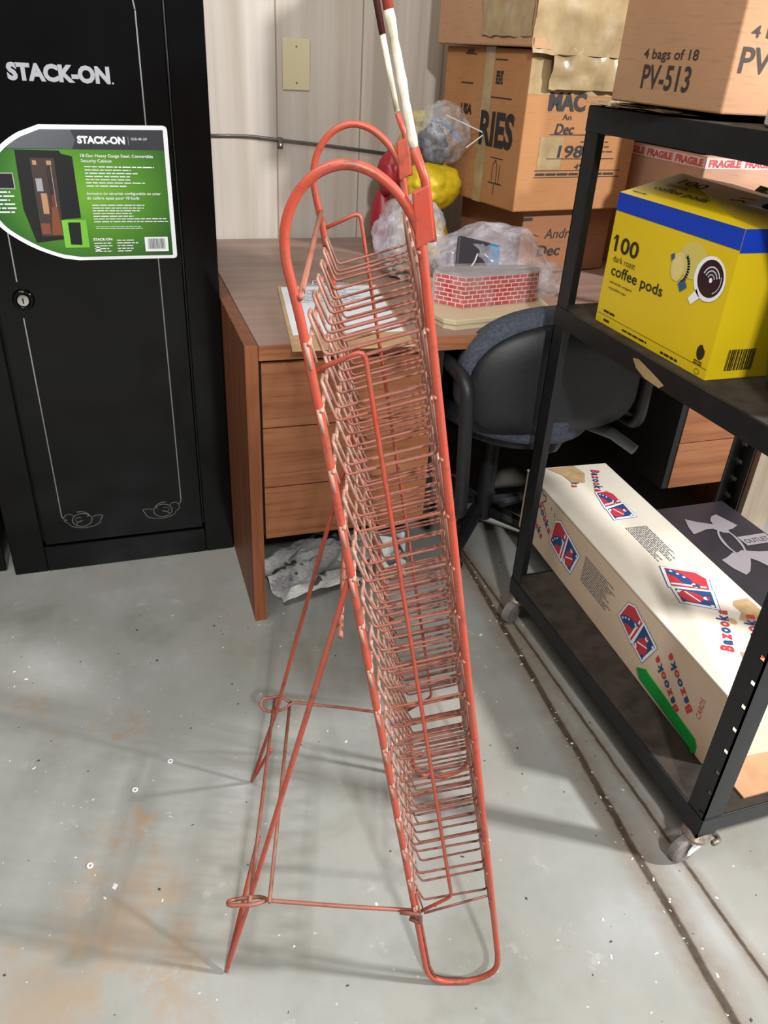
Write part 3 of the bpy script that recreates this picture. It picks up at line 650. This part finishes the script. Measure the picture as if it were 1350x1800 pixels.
b = B(); FX = F((CX0-.002, 0, 0), -Y, Z); b.poly([(-1.165, .829), (-1.148, .832), (-1.10, .822), (-1.064, .813), (-1.075, .804), (-1.12, .806), (-1.15, .815)], FX, .0008, .0006); b.obj('torn_sticker', M_ptape, ct, label='torn tan sticker on the shelf edge')
for x, y, a in ((CX0+.018, CY0+.018, 188), (CX0+.018, CY1-.02, 205), (CX1-.018, CY0+.018, 10), (CX1-.018, CY1-.02, 80)):
    cs = B().lathe([(0, .055), (.020, .055), (.026, .060), (.027, .068), (.022, .074), (.018, .078), (0, .078)], (x, y, 0), 24).obj('caster', M_steel, ct, smooth=False)
    d = V((math.cos(math.radians(a)), math.sin(math.radians(a)), 0)); n = V((-d.y, d.x, 0)); wc = V((x, y, .0325))+d*.022
    b = B()
    for s_ in (-1, 1):
        fr = F(V((x, y, 0))+n*.015*s_, d, Z); b.poly([(-.020, .058), (.016, .058), (.026, .040), (.026, .028), (.018, .026), (-.012, .044)], fr, .001, .002)
    b.box(-.02, .02, -.017, .017, .055, .058, T(x, y, 0) @ RZ(math.radians(a))); b.obj('fork', M_plw if a == 188 else M_steel, cs)
    B().lathe([(0, -.011), (.027, -.011), (.032, -.007), (.032, .007), (.027, .011), (0, .011)], wc, 28, n).obj('wheel', M_rub, cs, smooth=False)
    b = B(); o_ = V((x, y, .040))-d*.012
    b.tube(fillet([o_-n*.016, o_-d*.020-n*.018-Z*.004, o_-d*.042-n*.004-Z*.006, o_-d*.040+n*.020-Z*.002, o_-d*.016+n*.022+Z*.004], .012), .0055, 8); b.obj('brake_lever', M_steel, cs, smooth=True)

# ------------------------------------------------------------------ things on the cart
# long bubble gum card carton
bz = root('long_gum_carton', 'long cream carton with red and blue printed lettering on the bottom shelf', 'box', (.975, .79, .126), math.radians(-3.2))
MB_ = T(.975, .79, 0) @ RZ(math.radians(-3.2)); bzx = MB_.to_3x3() @ X; bzy = MB_.to_3x3() @ Y; bo = V((.975, .79, 0))
BL, BW, BZ0, BZ1 = .90, .240, .1265, .312
B().box(0, BW, 0, BL, BZ0, BZ1-.004, MB_).obj('carton', M_bazs, bz, bevel=.002)
b = B(); b.box(-.002, BW+.002, -.002, BL, BZ1-.004, BZ1, MB_); b.obj('lid', M_baz, bz)
B().box(0.002, BW-.002, -.0012, 0, BZ0+.002, BZ1-.006, MB_).obj('end_flap', M_baz, bz)
FBS = F(bo, -bzy, Z)                  # side: x is minus distance from near corner
FBT = F(bo+V((0, 0, BZ1)), bzx, bzy)  # top: x right, y away
def player_card(fr, q, off=.0008):
    # q: far-low, near-low, near-high, far-high corners in the frame
    q = [V((*p, 0)) for p in q]; b = B()
    def m(u, v_):
        p = q[0]*(1-u)*(1-v_)+q[1]*u*(1-v_)+q[2]*u*v_+q[3]*(1-u)*v_; return (p.x, p.y)
    def pg(pts, mi, o): b.mi = mi; b.poly([m(*p) for p in pts], fr, off+o)
    sm = lambda cx, cy, rx, ry: arc(cx, cy, rx, ry, 0, 360, 12)[:-1]
    A = [(0, .10), (.50, -.02), (.52, .90), (.16, 1.0), (0, .82)]; Bq = [(.52, .02), (.86, .0), (1.0, .80), (.52, .93)]
    gr = lambda P, k: [(sum(x for x, y in P)/len(P)+(x-sum(x for x, y in P)/len(P))*k, sum(y for x, y in P)/len(P)+(y-sum(y for x, y in P)/len(P))*k) for x, y in P]
    pg(gr(A, 1.10), 1, 0); pg(gr(Bq, 1.10), 1, .0001); pg(gr(A, 1.06), 2, .0002); pg(gr(Bq, 1.06), 2, .0003)
    pg(gr(A, .92), 0, .0005); pg(gr(Bq, .90), 1, .0005)
    pg([(.05, .16), (.16, .12), (.24, .28), (.36, .34), (.42, .50), (.38, .60), (.24, .58), (.12, .44), (.05, .30)], 1, .0007); pg(sm(.41, .60, .055, .075), 2, .0008); pg(sm(.41, .66, .06, .05), 1, .0009)
    for x_, y_ in ((.09, .24), (.14, .36), (.21, .46)): pg(sm(x_, y_, .022, .035), 2, .0009)
    pg([(.40, .06), (.44, .05), (.45, .84), (.41, .85)], 2, .0008)
    pg([(.60, .08), (.74, .05), (.84, .22), (.86, .42), (.78, .58), (.68, .60), (.60, .44), (.57, .24)], 0, .0007); pg(sm(.74, .66, .045, .065), 2, .0008); pg(sm(.745, .71, .05, .04), 0, .0009)
    pg([(.60, .24), (.84, .46), (.83, .49), (.59, .28)], 2, .0009); pg([(.84, .10), (.88, .12), (.955, .62), (.93, .64)], 2, .0008); pg(sm(.93, .70, .03, .05), 2, .0009); pg([(.56, .12), (.62, .04), (.64, .10), (.58, .20)], 2, .0009)
    b.obj('player_picture', [M_bred, M_bblue, M_white], bz, orient=False)
MR, MBL, MW = 0, 1, 2; CC = [MR, MBL]
def atext(fr, st, p0, p1, ht, cols, bold=.045):        # baseline from p0 to p1
    a = fr.p(*p0); c_ = fr.p(*p1); d = (c_-a).normalized(); g = F(a, d, fr.n.cross(d))
    part('lettering', [M_bred, M_bblue], bz, lambda b: b.text(st, g, 0, 0, (c_-a).length, ht, bold=bold, off=.0009, cols=cols))
atext(FBS, 'Bazooka', (-.098, .176), (-.199, .236), .023, CC); atext(FBS, 'Bazooka', (-.064, .208), (-.166, .272), .023, CC)
atext(FBS, 'CARDS', (-.040, .206), (-.042, .254), .013, None, -.01)
atext(FBS, 'Bazooka', (-.835, .270), (-.725, .205), .023, CC); atext(FBS, 'Bazooka', (-.860, .215), (-.760, .168), .023, CC)
player_card(FBS, [(-.360, .212), (-.222, .176), (-.208, .262), (-.330, .282)]); player_card(FBS, [(-.712, .186), (-.565, .176), (-.560, .262), (-.700, .278)])
atext(FBT, 'Bazooka', (.088, .100), (.158, .220), .026, CC); atext(FBT, 'Bazooka', (.139, .070), (.207, .196), .026, CC)
atext(FBT, 'Bazooka', (.178, .868), (.128, .750), .024, CC); atext(FBT, 'Bazooka', (.118, .885), (.076, .782), .022, CC)
player_card(FBT, [(.100, .400), (.072, .245), (.160, .224), (.192, .352)]); player_card(FBT, [(.122, .742), (.104, .585), (.186, .618), (.170, .750)])
part('small_print', M_bprint, bz, lambda b: b.bars(-.535, -.385, .190, .265, 12, FBS, .0008, .4, 3, .3))
g = F(FBT.p(.112, .566), -bzy, bzx); part('small_print', M_bprint, bz, lambda b: b.bars(0, .155, 0, .062, 11, g, .0008, .4, 5, .3))
part('stain_patch', M_stain, bz, lambda b: b.poly([(.183, .236), (.195, .25), (.232, .252), (.235, .20), (.225, .15), (.19, .07), (.15, .03), (.09, .075), (.10, .10), (.13, .085), (.165, .135), (.19, .16), (.165, .19), (.185, .21)], FBT, .0005), lambda b: b.poly(arc(.147, .188, .009, .012, 0, 360, 10)[:-1], FBT, .0005))
part('stain_patch', M_stain, bz, lambda b: b.poly([(.055, .893), (.14, .898), (.150, .85), (.125, .80), (.088, .805), (.082, .85)], FBT, .00125))
part('pen_marks', M_ink, bz, lambda b: b.line([(-.80, .303), (-.79, .294), (-.772, .296), (-.768, .284), (-.778, .278), (-.788, .268), (-.77, .262), (-.752, .246)], .0025, FBS, .001), lambda b: b.line([(-.738, .284), (-.73, .278)], .002, FBS, .001), lambda b: b.line([(-.715, .278), (-.708, .27)], .002, FBS, .001))
b = B(); 
part('green_tape', M_greent, bz, lambda b: b.poly([(-.252, .156), (-.222, .176), (-.215, .174), (-.034, .160), (-.026, .150), (-.024, .132), (-.034, .124), (-.040, .130), (-.235, .140)], FBS, .0022, .0016), label='bright green tape strip')
# shoe box
sb = root('shoe_box', 'charcoal shoe box with pale grey emblem on the lid, beside the long cream carton', 'box', (1.40, 1.2, .126))
B().box(1.258, 1.492, .88, 1.44, .1265, .27).obj('carton', M_shoe, sb, bevel=.002)
B().box(1.252, 1.498, .874, 1.446, .245, .288).obj('lid', M_shoe, sb, bevel=.003)
FS = F((0, 0, .2885), X, Y); b = B()
b.poly([(1.328, 1.382), (1.312, 1.345), (1.304, 1.313), (1.325, 1.318), (1.352, 1.326), (1.372, 1.324), (1.385, 1.302), (1.402, 1.296), (1.407, 1.310), (1.425, 1.313), (1.447, 1.324), (1.438, 1.352), (1.428, 1.384), (1.408, 1.378), (1.392, 1.362), (1.386, 1.343), (1.37, 1.352), (1.348, 1.365)], FS)
b.poly([(1.296, 1.197), (1.318, 1.204), (1.345, 1.218), (1.358, 1.215), (1.375, 1.222), (1.392, 1.214), (1.415, 1.206), (1.439, 1.202), (1.425, 1.165), (1.41, 1.13), (1.392, 1.148), (1.382, 1.172), (1.372, 1.186), (1.355, 1.165), (1.332, 1.14), (1.312, 1.13), (1.300, 1.16)], FS)
b.ring([(x+(y-1.26)*.22, y) for x, y in arc(1.376, 1.26, .022, .058, 0, 360, 36)[:-1]], .008, FS, .0009)
b.obj('lid_emblem', M_shoelogo, sb, orient=False)
b = B(); b.rect(1.405, 1.49, 1.235, 1.275, FS, .001); st = b.obj('price_sticker', M_shoelogo, sb, orient=False); b = B(); b.text('OUTLET', F(FS.p(1.412, 1.243), X, Y), 0, 0, .07, .018, off=.0014); b.obj('sticker_lettering', M_ink, st, orient=False)
b = B().box(1.0, 1.45, .70, .785, .1262, .1295); one(b, 'cardboard_sheet', M_cardb, 'flat tan cardboard sheet lying at the near end of the bottom shelf', 'cardboard')
# coffee pod carton
cf = root('coffee_pod_carton', 'yellow coffee pods carton with blue top band on the middle shelf', 'box', (1.045, 1.18, .844))
x0, x1, y0, y1, z0, z1 = .921, 1.175, 1.005, 1.352, .8435, 1.088
b = B(); v = [b.bm.verts.new(p) for p in ((x0, y0, z0), (x1, y0, z0), (x1, y1, z0), (x0, y1, z0), (x0, y0, z1), (x1, y0, z1), (x1, y1, z1+.016), (1.05, y1, z1+.034), (x0, y1, z1))]
for q in ((3, 2, 1, 0), (0, 1, 5, 4), (1, 2, 6, 5), (2, 3, 8, 7, 6), (3, 0, 4, 8)): b.face([v[i] for i in q])
b.face([v[4], v[5], v[7]]); b.face([v[5], v[6], v[7]]); b.face([v[4], v[7], v[8]]); b.obj('carton', M_yel, cf)
FCo = F((x0, 0, 0), -Y, Z); FCn = F((0, y0, 0), X, Z)
b = B(); b.rect(-y1, -y0, 1.056, z1, FCo, .0006); b.rect(x0, x1, 1.052, z1, FCn, .0006); b.obj('blue_band', M_blue, cf, orient=False)
def ct_(st, fr, x, y, wd, ht, bold=0., off=.0008, fl=None):
    def fn(b):
        b.text(st, fr, x, y, wd, ht, bold=bold, off=off)
        if fl: b.line([(x+fl*.15, y+ht*.97), (x-fl*.9, y+ht*.72)], ht*.12, fr, off)
    return part('lettering', M_kink, cf, fn)
ct_('100', FCo, -1.334, .984, .078, .030, .02, fl=.006); ct_('dark roast', FCo, -1.330, .9655, .073, .012, -.005); ct_('coffee pods', FCo, -1.329, .934, .166, .0265, .012)
ct_('individually wrapped', FCo, -1.328, .9235, .075, .007); ct_('recyclable cups', FCo, -1.328, .912, .06, .007)
part('small_print', M_kink, cf, lambda b: b.bars(-1.328, -1.288, .866, .873, 1, FCo, .0008, .6, 1, .05), lambda b: b.bars(-1.323, -1.30, .849, .856, 1, FCo, .0008, .6, 2, .05), lambda b: b.bars(-1.256, -1.175, .848, .856, 1, FCo, .0008, .4, 3, .02), lambda b: b.bars(-1.131, -1.08, .846, .854, 1, FCo, .0008, .5, 4, .02), lambda b: b.rect(-1.346, -1.006, .8612, .8619, FCo, .0008))
def leafmark(b):
    b.line(arc(-1.028, .851, .006, .0045, 0, 360, 14), .0008, FCo); b.poly(arc(-1.03, .884, .010, .013, 90, 380, 20), FCo, .0008); b.bars(-1.042, -1.018, .862, .870, 2, FCo, .0008, .5, 5, .1)
part('round_mark', M_kink, cf, leafmark)
ct_('this is', F(FCo.p(-1.128, 1.03), V((0, -.6, -.6)), V((0, .55, .8))), 0, 0, .03, .007); ct_('compatible', F(FCo.p(-1.14, 1.028), V((0, -.6, -.7)), V((0, .6, .8))), 0, 0, .04, .006)
# near face barcode
def bc(b):
    r_ = random.Random(3); xx = .955
    while xx < 1.01: wv = r_.choice((.0012, .002, .003)); b.rect(xx, xx+wv, .858, .895, FCn, .0008); xx += wv+r_.choice((.001, .002))
part('barcode', M_kink, cf, bc)
# top lettering, lies along the sloping top
ft = F(V((.945, 1.335, z1+.010)), V((.03, -.95, -.0)), V((.985, .0, .16)))
e1 = (V((.921, 1.005, z1))-V((.921, 1.352, z1))).normalized(); e2 = (V((1.05, 1.352, z1+.034))-V((.921, 1.352, z1))).normalized()
ft = F(V((.921, 1.352, z1)), e1, e2); 
ct_('100', ft, .05, .085, .075, .022, .02, .002); ct_('coffee pods', ft, .04, .038, .15, .022, .01, .002); part('small_print', M_kink, cf, lambda b: b.bars(.045, .11, .066, .078, 2, ft, .002, .5, 7), lambda b: b.bars(.02, .07, .012, .018, 1, ft, .002, .5, 8))
M_slate = mat('slate_blue', (50, 86, 130), .5); CUPM = [M_white, M_coffee, M_pod, M_silver, M_slate, M_kink, mat('pale_cream_print', (206, 190, 96), .5)]
b = B(); b.mi = 0; b.poly(arc(-1.054, 1.0, .038, .036, 0, 360, 34)[:-1], FCo, .0012); b.poly([(-1.078, .978), (-1.066, .966), (-1.084, .950), (-1.094, .958)], FCo, .0012)
b.mi = 1; b.poly(arc(-1.052, 1.001, .031, .030, 0, 360, 30)[:-1], FCo, .0014)
b.mi = 0
for k, rr in enumerate((.008, .014, .020)): b.line(arc(-1.050, 1.000, rr, rr, 20, 160, 10), .0022, FCo, .0016)
b.poly(arc(-1.050, .999, .004, .004, 0, 360, 10)[:-1], FCo, .0016); b.line(arc(-1.052, 1.001, .026, .024, 300, 380, 10), .0012, FCo, .0016)
b.obj('cup_picture', CUPM, cf, orient=False); b = B(); b.mi = 6; b.poly(arc(-1.105, 1.018, .038, .030, 0, 360, 26)[:-1], FCo, .0007); b.mi = 2; b.poly(arc(-1.138, 1.0, .018, .024, 0, 360, 22)[:-1], FCo, .0012); b.mi = 3; b.line(arc(-1.128, 1.0, .018, .024, -80, 70, 14), .006, FCo, .0011); b.mi = 2; b.line(arc(-1.138, 1.0, .015, .020, 0, 360, 20), .001, FCo, .0014)
b.mi = 4; b.poly([(-1.128, .975), (-1.112, .984), (-1.103, .974), (-1.118, .962)], FCo, .0014); b.poly([(-1.163, 1.015), (-1.155, 1.02), (-1.150, 1.012), (-1.158, 1.006)], FCo, .0014)
b.obj('pod_picture', CUPM, cf, orient=False); b = B(); b.mi = 0; b.poly([(.29-.03, .07), (.33, .07), (.335, .10), (.30, .115), (.262, .10)], ft, .002); b.mi = 1; b.poly(arc(.305, .088, .025, .016, 0, 360, 16)[:-1], ft, .0024); b.mi = 5; b.line([(.215, .075), (.235, .082), (.245, .078)], .004, ft, .002); b.line([(.22, .09), (.25, .095)], .003, ft, .002)
b.obj('top_cup_picture', CUPM, cf, orient=False)
# wrap behind, jug, top shelf things
b = B(); b.blob((1.28, 1.36, .99), (.09, .05, .10), 5, .2, 4, 2.5); b.blob((1.28, 1.36, .90), (.09, .05, .055), 8, .15, 3, 2.5, .8445); one(b, 'foil_wrap', M_foil, 'shiny gold and silver plastic wrap behind the yellow coffee carton', 'wrapper')
jg = root('green_jug', 'dark green ribbed round jug on the middle shelf at the right edge', 'jug', (1.085, .882, .8435))
prof = [(0, 0), (.095, 0), (.112, .015), (.118, .045), (.118, .06), (.116, .062), (.119, .066), (.119, .088), (.116, .090), (.119, .094), (.118, .12), (.108, .155), (.085, .18), (.05, .195), (.03, .198), (.03, .22), (0, .22)]
B().lathe(prof, (1.085, .882, .8435), 48).obj('jug_body', M_grn, jg, smooth=True)
for z in (.062, .091, .108): B().lathe([(.1165, z-.001), (.1200, z-.001), (.1200, z+.001), (.1165, z+.001)], (1.085, .882, .8435), 48).obj('rib', M_grnl, jg)
pv = root('bag_carton', 'brown carton printed with a part number, standing on the top shelf', 'box', (1.1, 1.3, 1.2255), math.radians(1))
MP = T(.930, 1.137, 0) @ RZ(math.radians(-3)); B().box(0, .38, 0, .345, 1.2350, 1.60, MP).obj('carton', M_cardb, pv, bevel=.003)
px_ = MP.to_3x3() @ X; py_ = MP.to_3x3() @ Y; FPS = F((.930, 1.137, 0), -py_, Z); FPF = F((.930, 1.137, 0), px_, Z)
for a_ in (('4 bags of 18', FPS, -.255, 1.302, .165, .020, .01), ('PV-513', FPS, -.247, 1.260, .148, .038, .015), ('4 bags of 18', FPF, .020, 1.335, .16, .021, .01), ('PV-513', FPF, .012, 1.292, .148, .036, .015)):
    part('lettering', M_inkg, pv, lambda b: b.text(*a_[:6], bold=a_[6]))
tb = root('white_tub_lid', 'shallow round white plastic lid beside the part number carton', 'lid', (1.08, 1.0, 1.2255))
B().lathe([(0, 0), (.115, 0), (.118, .003), (.118, .022), (.115, .025), (.105, .025), (.104, .018), (0, .018)], (1.05, .995, 1.2258), 48).obj('lid_body', M_plw, tb, smooth=False, bevel=.001)
b = B(); b.blob((1.0, 1.34, 1.2295), (.125, .20, .0038), 3, .25, 4, 3, 1.2262); b.obj('y', M_blk); o = bpy.data.objects['y']; o.name = 'black_plastic_bag'; tag(o, 'flattened black plastic bag squeezed under the brown carton on the top shelf', 'bag')

# ------------------------------------------------------------------ the red wire rack
TH = .1867; RZA = math.atan2(-.2923, .9563)
rk = root('wire_display_rack', 'tall leaning red wire display rack on easel legs in the middle of the floor', 'rack', (.3469, .6139, 0), RZA)
ROOTM[rk.name] = Matrix.Identity(4)          # its parts are built directly in the rack's own axes
ca, sa = math.cos(TH), math.sin(TH); DD = .4135
def rp(u, s_, k=0): return V((u*ca-s_*sa, k+.0066*s_, u*sa+s_*ca))
def lo(x, z, k): return V((x, k, z))
frame = [(.0, .045), (.003, .024), (.012, .008), (.030, -.001), (.058, -.004), (.084, .001), (.104, .014), (.113, .032), (.1155, .06), (.1155, .5), (.1155, 1.0), (.1155, 1.157), (.109, 1.178), (.0985, 1.196), (.082, 1.213), (.060, 1.2225), (.036, 1.219), (.015, 1.204), (.001, 1.182), (-.004, 1.155), (-.001, 1.10), (.0005, 1.0), (.0005, .5)]
for k in (0, DD):
    B().tube(fillet([rp(u, s_, k) for u, s_ in frame], .012, 3, True), .0046, 10, True).obj('side_loop', M_red, rk, smooth=True)
    sU = (1.050, .205) if k == 0 else (1.102, .205)
    uu = .056; pts = [rp(-.002, sU[0]-.004, k+.004), rp(uu-.004, sU[0]+.011, k+.004), rp(uu+.001, sU[1]+.012, k+.004), rp(-.006, sU[1]-.025, k+.004)]
    B().tube(fillet(pts, .010), .0026, 8).obj('inner_bar', M_red, rk, smooth=True)
r_ = random.Random(11)
for i in range(14):
    s0 = 1.096-.0666*i; path = []; ks = [.020+.0337*j for j in range(12)]
    mt = M_redd if i < 8 else M_redlow
    flip = False
    for j, k in enumerate(ks):
        js = r_.uniform(-.0025, .0025); jk = r_.uniform(-.002, .002); dk_ = .006 if j % 2 == 0 else -.006
        seq = [rp(.1105, s0+.034, k-dk_*.5), rp(.1105, s0-.028+js, k), rp(.013, s0-.041+js, k+jk), rp(.0045, s0-.002, k+dk_)]
        path += seq if j % 2 == 0 else seq[::-1]
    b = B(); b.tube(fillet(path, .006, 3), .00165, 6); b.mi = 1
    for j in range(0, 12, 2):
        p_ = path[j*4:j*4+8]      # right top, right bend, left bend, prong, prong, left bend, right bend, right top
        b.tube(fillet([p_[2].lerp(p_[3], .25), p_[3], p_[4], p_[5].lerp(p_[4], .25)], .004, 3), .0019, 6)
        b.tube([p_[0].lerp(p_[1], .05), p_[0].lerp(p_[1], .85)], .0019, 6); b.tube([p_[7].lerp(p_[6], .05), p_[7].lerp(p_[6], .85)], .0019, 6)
    b.obj('divider_tier', [mt, M_redpale], rk, smooth=True)
    sr = B(); a_ = rp(.0035, s0-.019, -.008); c_ = rp(.0035, s0-.019, DD+.008); sr.tube([a_, c_], .0021, 7)
    for k in ks[::2]: sr.tube([rp(.001, s0-.020, k), rp(.004, s0-.046, k)], .0016, 6)
    sr.tube([rp(.0, s0-.018, -.004), rp(.0005, s0-.044, -.004)], .0024, 6)
    sr.obj('back_rod', M_redpale, rk, smooth=True)
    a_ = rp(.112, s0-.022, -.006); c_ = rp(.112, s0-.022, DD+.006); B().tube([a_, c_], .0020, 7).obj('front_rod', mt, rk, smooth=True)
B().tube([rp(.112, 1.143, -.006), rp(.112, 1.143, DD+.006)], .002, 7).obj('front_rod', M_redd, rk, smooth=True)
B().tube([rp(.003, 1.119, -.004), rp(.0, 1.122, DD+.004)], .0032, 8).obj('top_rod', M_redd, rk, smooth=True)
B().tube([rp(.006, .235, 0), rp(.006, .05, 0), rp(.012, .012, 0)], .0022, 7).obj('foot_wire', M_redlow, rk, smooth=True)
B().tube([rp(.006, .215, .02), rp(.012, .170, .012), rp(.1105, .198, .012), rp(.1135, .150, .004)], .002, 7).obj('bottom_wire', M_redlow, rk, smooth=True)
# easel legs
for k, ks_, up in ((.012, 1, .80), (DD-.022, -1, .80)):
    foot = lo(-.328, .0035, k) if ks_ > 0 else lo(-.336, .0035, k)
    b = B(); top = rp(.0, .80, 0); 
    pts = [lo(top.x+.004, top.z-.006, k), lo(top.x-.004, top.z+.004, k), lo(-.166, .728, k), lo(-.285, .19, k), foot, lo(-.2815, .208, k+.10*ks_)]
    b.tube(fillet(pts, .006), .0036, 9).obj if 0 else None
    b.tube(fillet(pts, .006), .0036, 9); b.obj('leg', M_red, rk, smooth=True)
for k, sg in ((.0, 1), (DD, -1)):
    zr = .196 if sg > 0 else .176
    pts = [lo(-.258, .209, k+.004*sg), lo(-.275, .214, k-.006*sg), lo(-.312, .208, k-.004*sg), lo(-.315, .200, k+.008*sg), lo(-.30, .194, k+.016*sg), lo(-.268, .200, k+.016*sg), lo(-.252, .209, k+.004*sg), lo(-.14, .204 if sg > 0 else .192, k), lo(-.036, zr, k)]
    B().tube(fillet(pts, .008), .0031, 8).obj('strut', M_redd, rk, smooth=True)
b = B(); b.tube(fillet([lo(-.060, .200, -.005), lo(-.030, .199, -.008), lo(-.027, .176, -.007), lo(-.044, .180, -.002)], .006), .0034, 7); b.obj('clamp', M_redlow, rk, smooth=True)
B().tube([lo(-.281, .211, -.002), lo(-.288, .208, DD+.004)], .003, 8).obj('cross_rod', M_redd, rk, smooth=True)
B().tube([lo(-.252, .214, -.002), lo(-.255, .209, .2), lo(-.258, .203, DD+.004)], .003, 8).obj('cross_rod', M_redd, rk, smooth=True)
B().tube([lo(-.160, .720, -.004), lo(-.160, .722, DD+.004)], .0034, 8).obj('pivot_rod', M_redd, rk, smooth=True)
# sleeves and sign posts
for k in (0, DD):
    b = B()
    q = [(.112, 1.192), (.127, 1.197), (.127, 1.152), (.110, 1.146)]
    va = [b.bm.verts.new(rp(u, s_, k-.005)) for u, s_ in q]; vb = [b.bm.verts.new(rp(u, s_, k+.005)) for u, s_ in q]
    b.face(va[::-1]); b.face(vb)
    for i in range(4): b.face([va[i], va[(i+1) % 4], vb[(i+1) % 4], vb[i]])
    sl = b.obj('sleeve', M_red, rk, bevel=.0015)
    p0 = rp(.125, 1.150, k); p1 = lo(-.103, 1.196, k+.008) ; p2 = lo(-.112, 1.226, k+.008); p3 = lo(-.138, 1.320, k+.009); p4 = lo(-.185, 1.50, k+.012)
    B().tube([p0, rp(.124, 1.20, k), p2], .0040, 9).obj('sign_post', M_red, rk, smooth=True)
    d = (p3-p2)
    if k == 0:
        b = B(); n = 14; b.tube([p2+d*(i/n) for i in range(n+1)], [.0038+.0006*math.sin(i*2.1)*(i % 2) for i in range(n+1)], 9); b.obj('tape_wrap', M_tape, rk, smooth=True, label='yellowed white tape wrapped around the near post')
        B().tube([p3, p4], .0040, 9).obj('sign_post', M_red, rk, smooth=True)
    else:
        B().tube([p2+d*.02, p2+d*.9], .0036, 9).obj('tape_wrap', M_tape, rk, smooth=True, label='yellowed white tape wrapped around the far post')
        B().tube([p2+d*.9, p4], .0042, 9).obj('sign_post', M_maroon, rk, smooth=True)

# ------------------------------------------------------------------ bits on the floor
for x, y, lb in ((-.012, 1.185, 'tiny white ring on the floor, nearest the far rack foot'), (-.085, 1.13, 'tiny white ring on the floor left of the far rack foot'), (-.17, .98, 'leftmost tiny white ring on the floor, left of the rack legs')):
    b = B(); b.tube([V((x+.0045*math.cos(a), y+.0045*math.sin(a), .0015)) for a in [i*math.pi/6 for i in range(12)]], .0016, 6, True)
    one(b, 'plastic_ring', M_white, lb, 'ring', 'white rings on the floor')
b = B(); r_ = random.Random(21)
for i in range(420):
    x, y = r_.uniform(-.45, 1.15), r_.uniform(.4, 1.75)
    if r_.random() < .22: x = .763+.072*y+r_.gauss(0, .008)
    b.mi = 0 if r_.random() < .6 else 1; a = r_.uniform(0, 6.28); l_ = abs(r_.gauss(0, .0018))+.0008; w_ = l_*r_.uniform(.3, .8)
    d = V((math.cos(a), math.sin(a), 0)); n_ = V((-d.y, d.x, 0)); c_ = V((x, y, .0004)); tpz = V((0, 0, .0009))
    vs = [b.bm.verts.new(c_+d*l_*e+n_*w_*f_) for e, f_ in ((-1, -.6), (.7, -1), (1, .8), (-.5, 1))]; tv = b.bm.verts.new(c_+tpz)
    for q in range(4): b.face([vs[q], vs[(q+1) % 4], tv])
b.obj('floor_grit', [M_speck, M_speckd], orient=False); o = bpy.data.objects['floor_grit']; tag(o, 'scattered pale flakes and dark grit on the concrete floor', 'grit', kind='stuff')
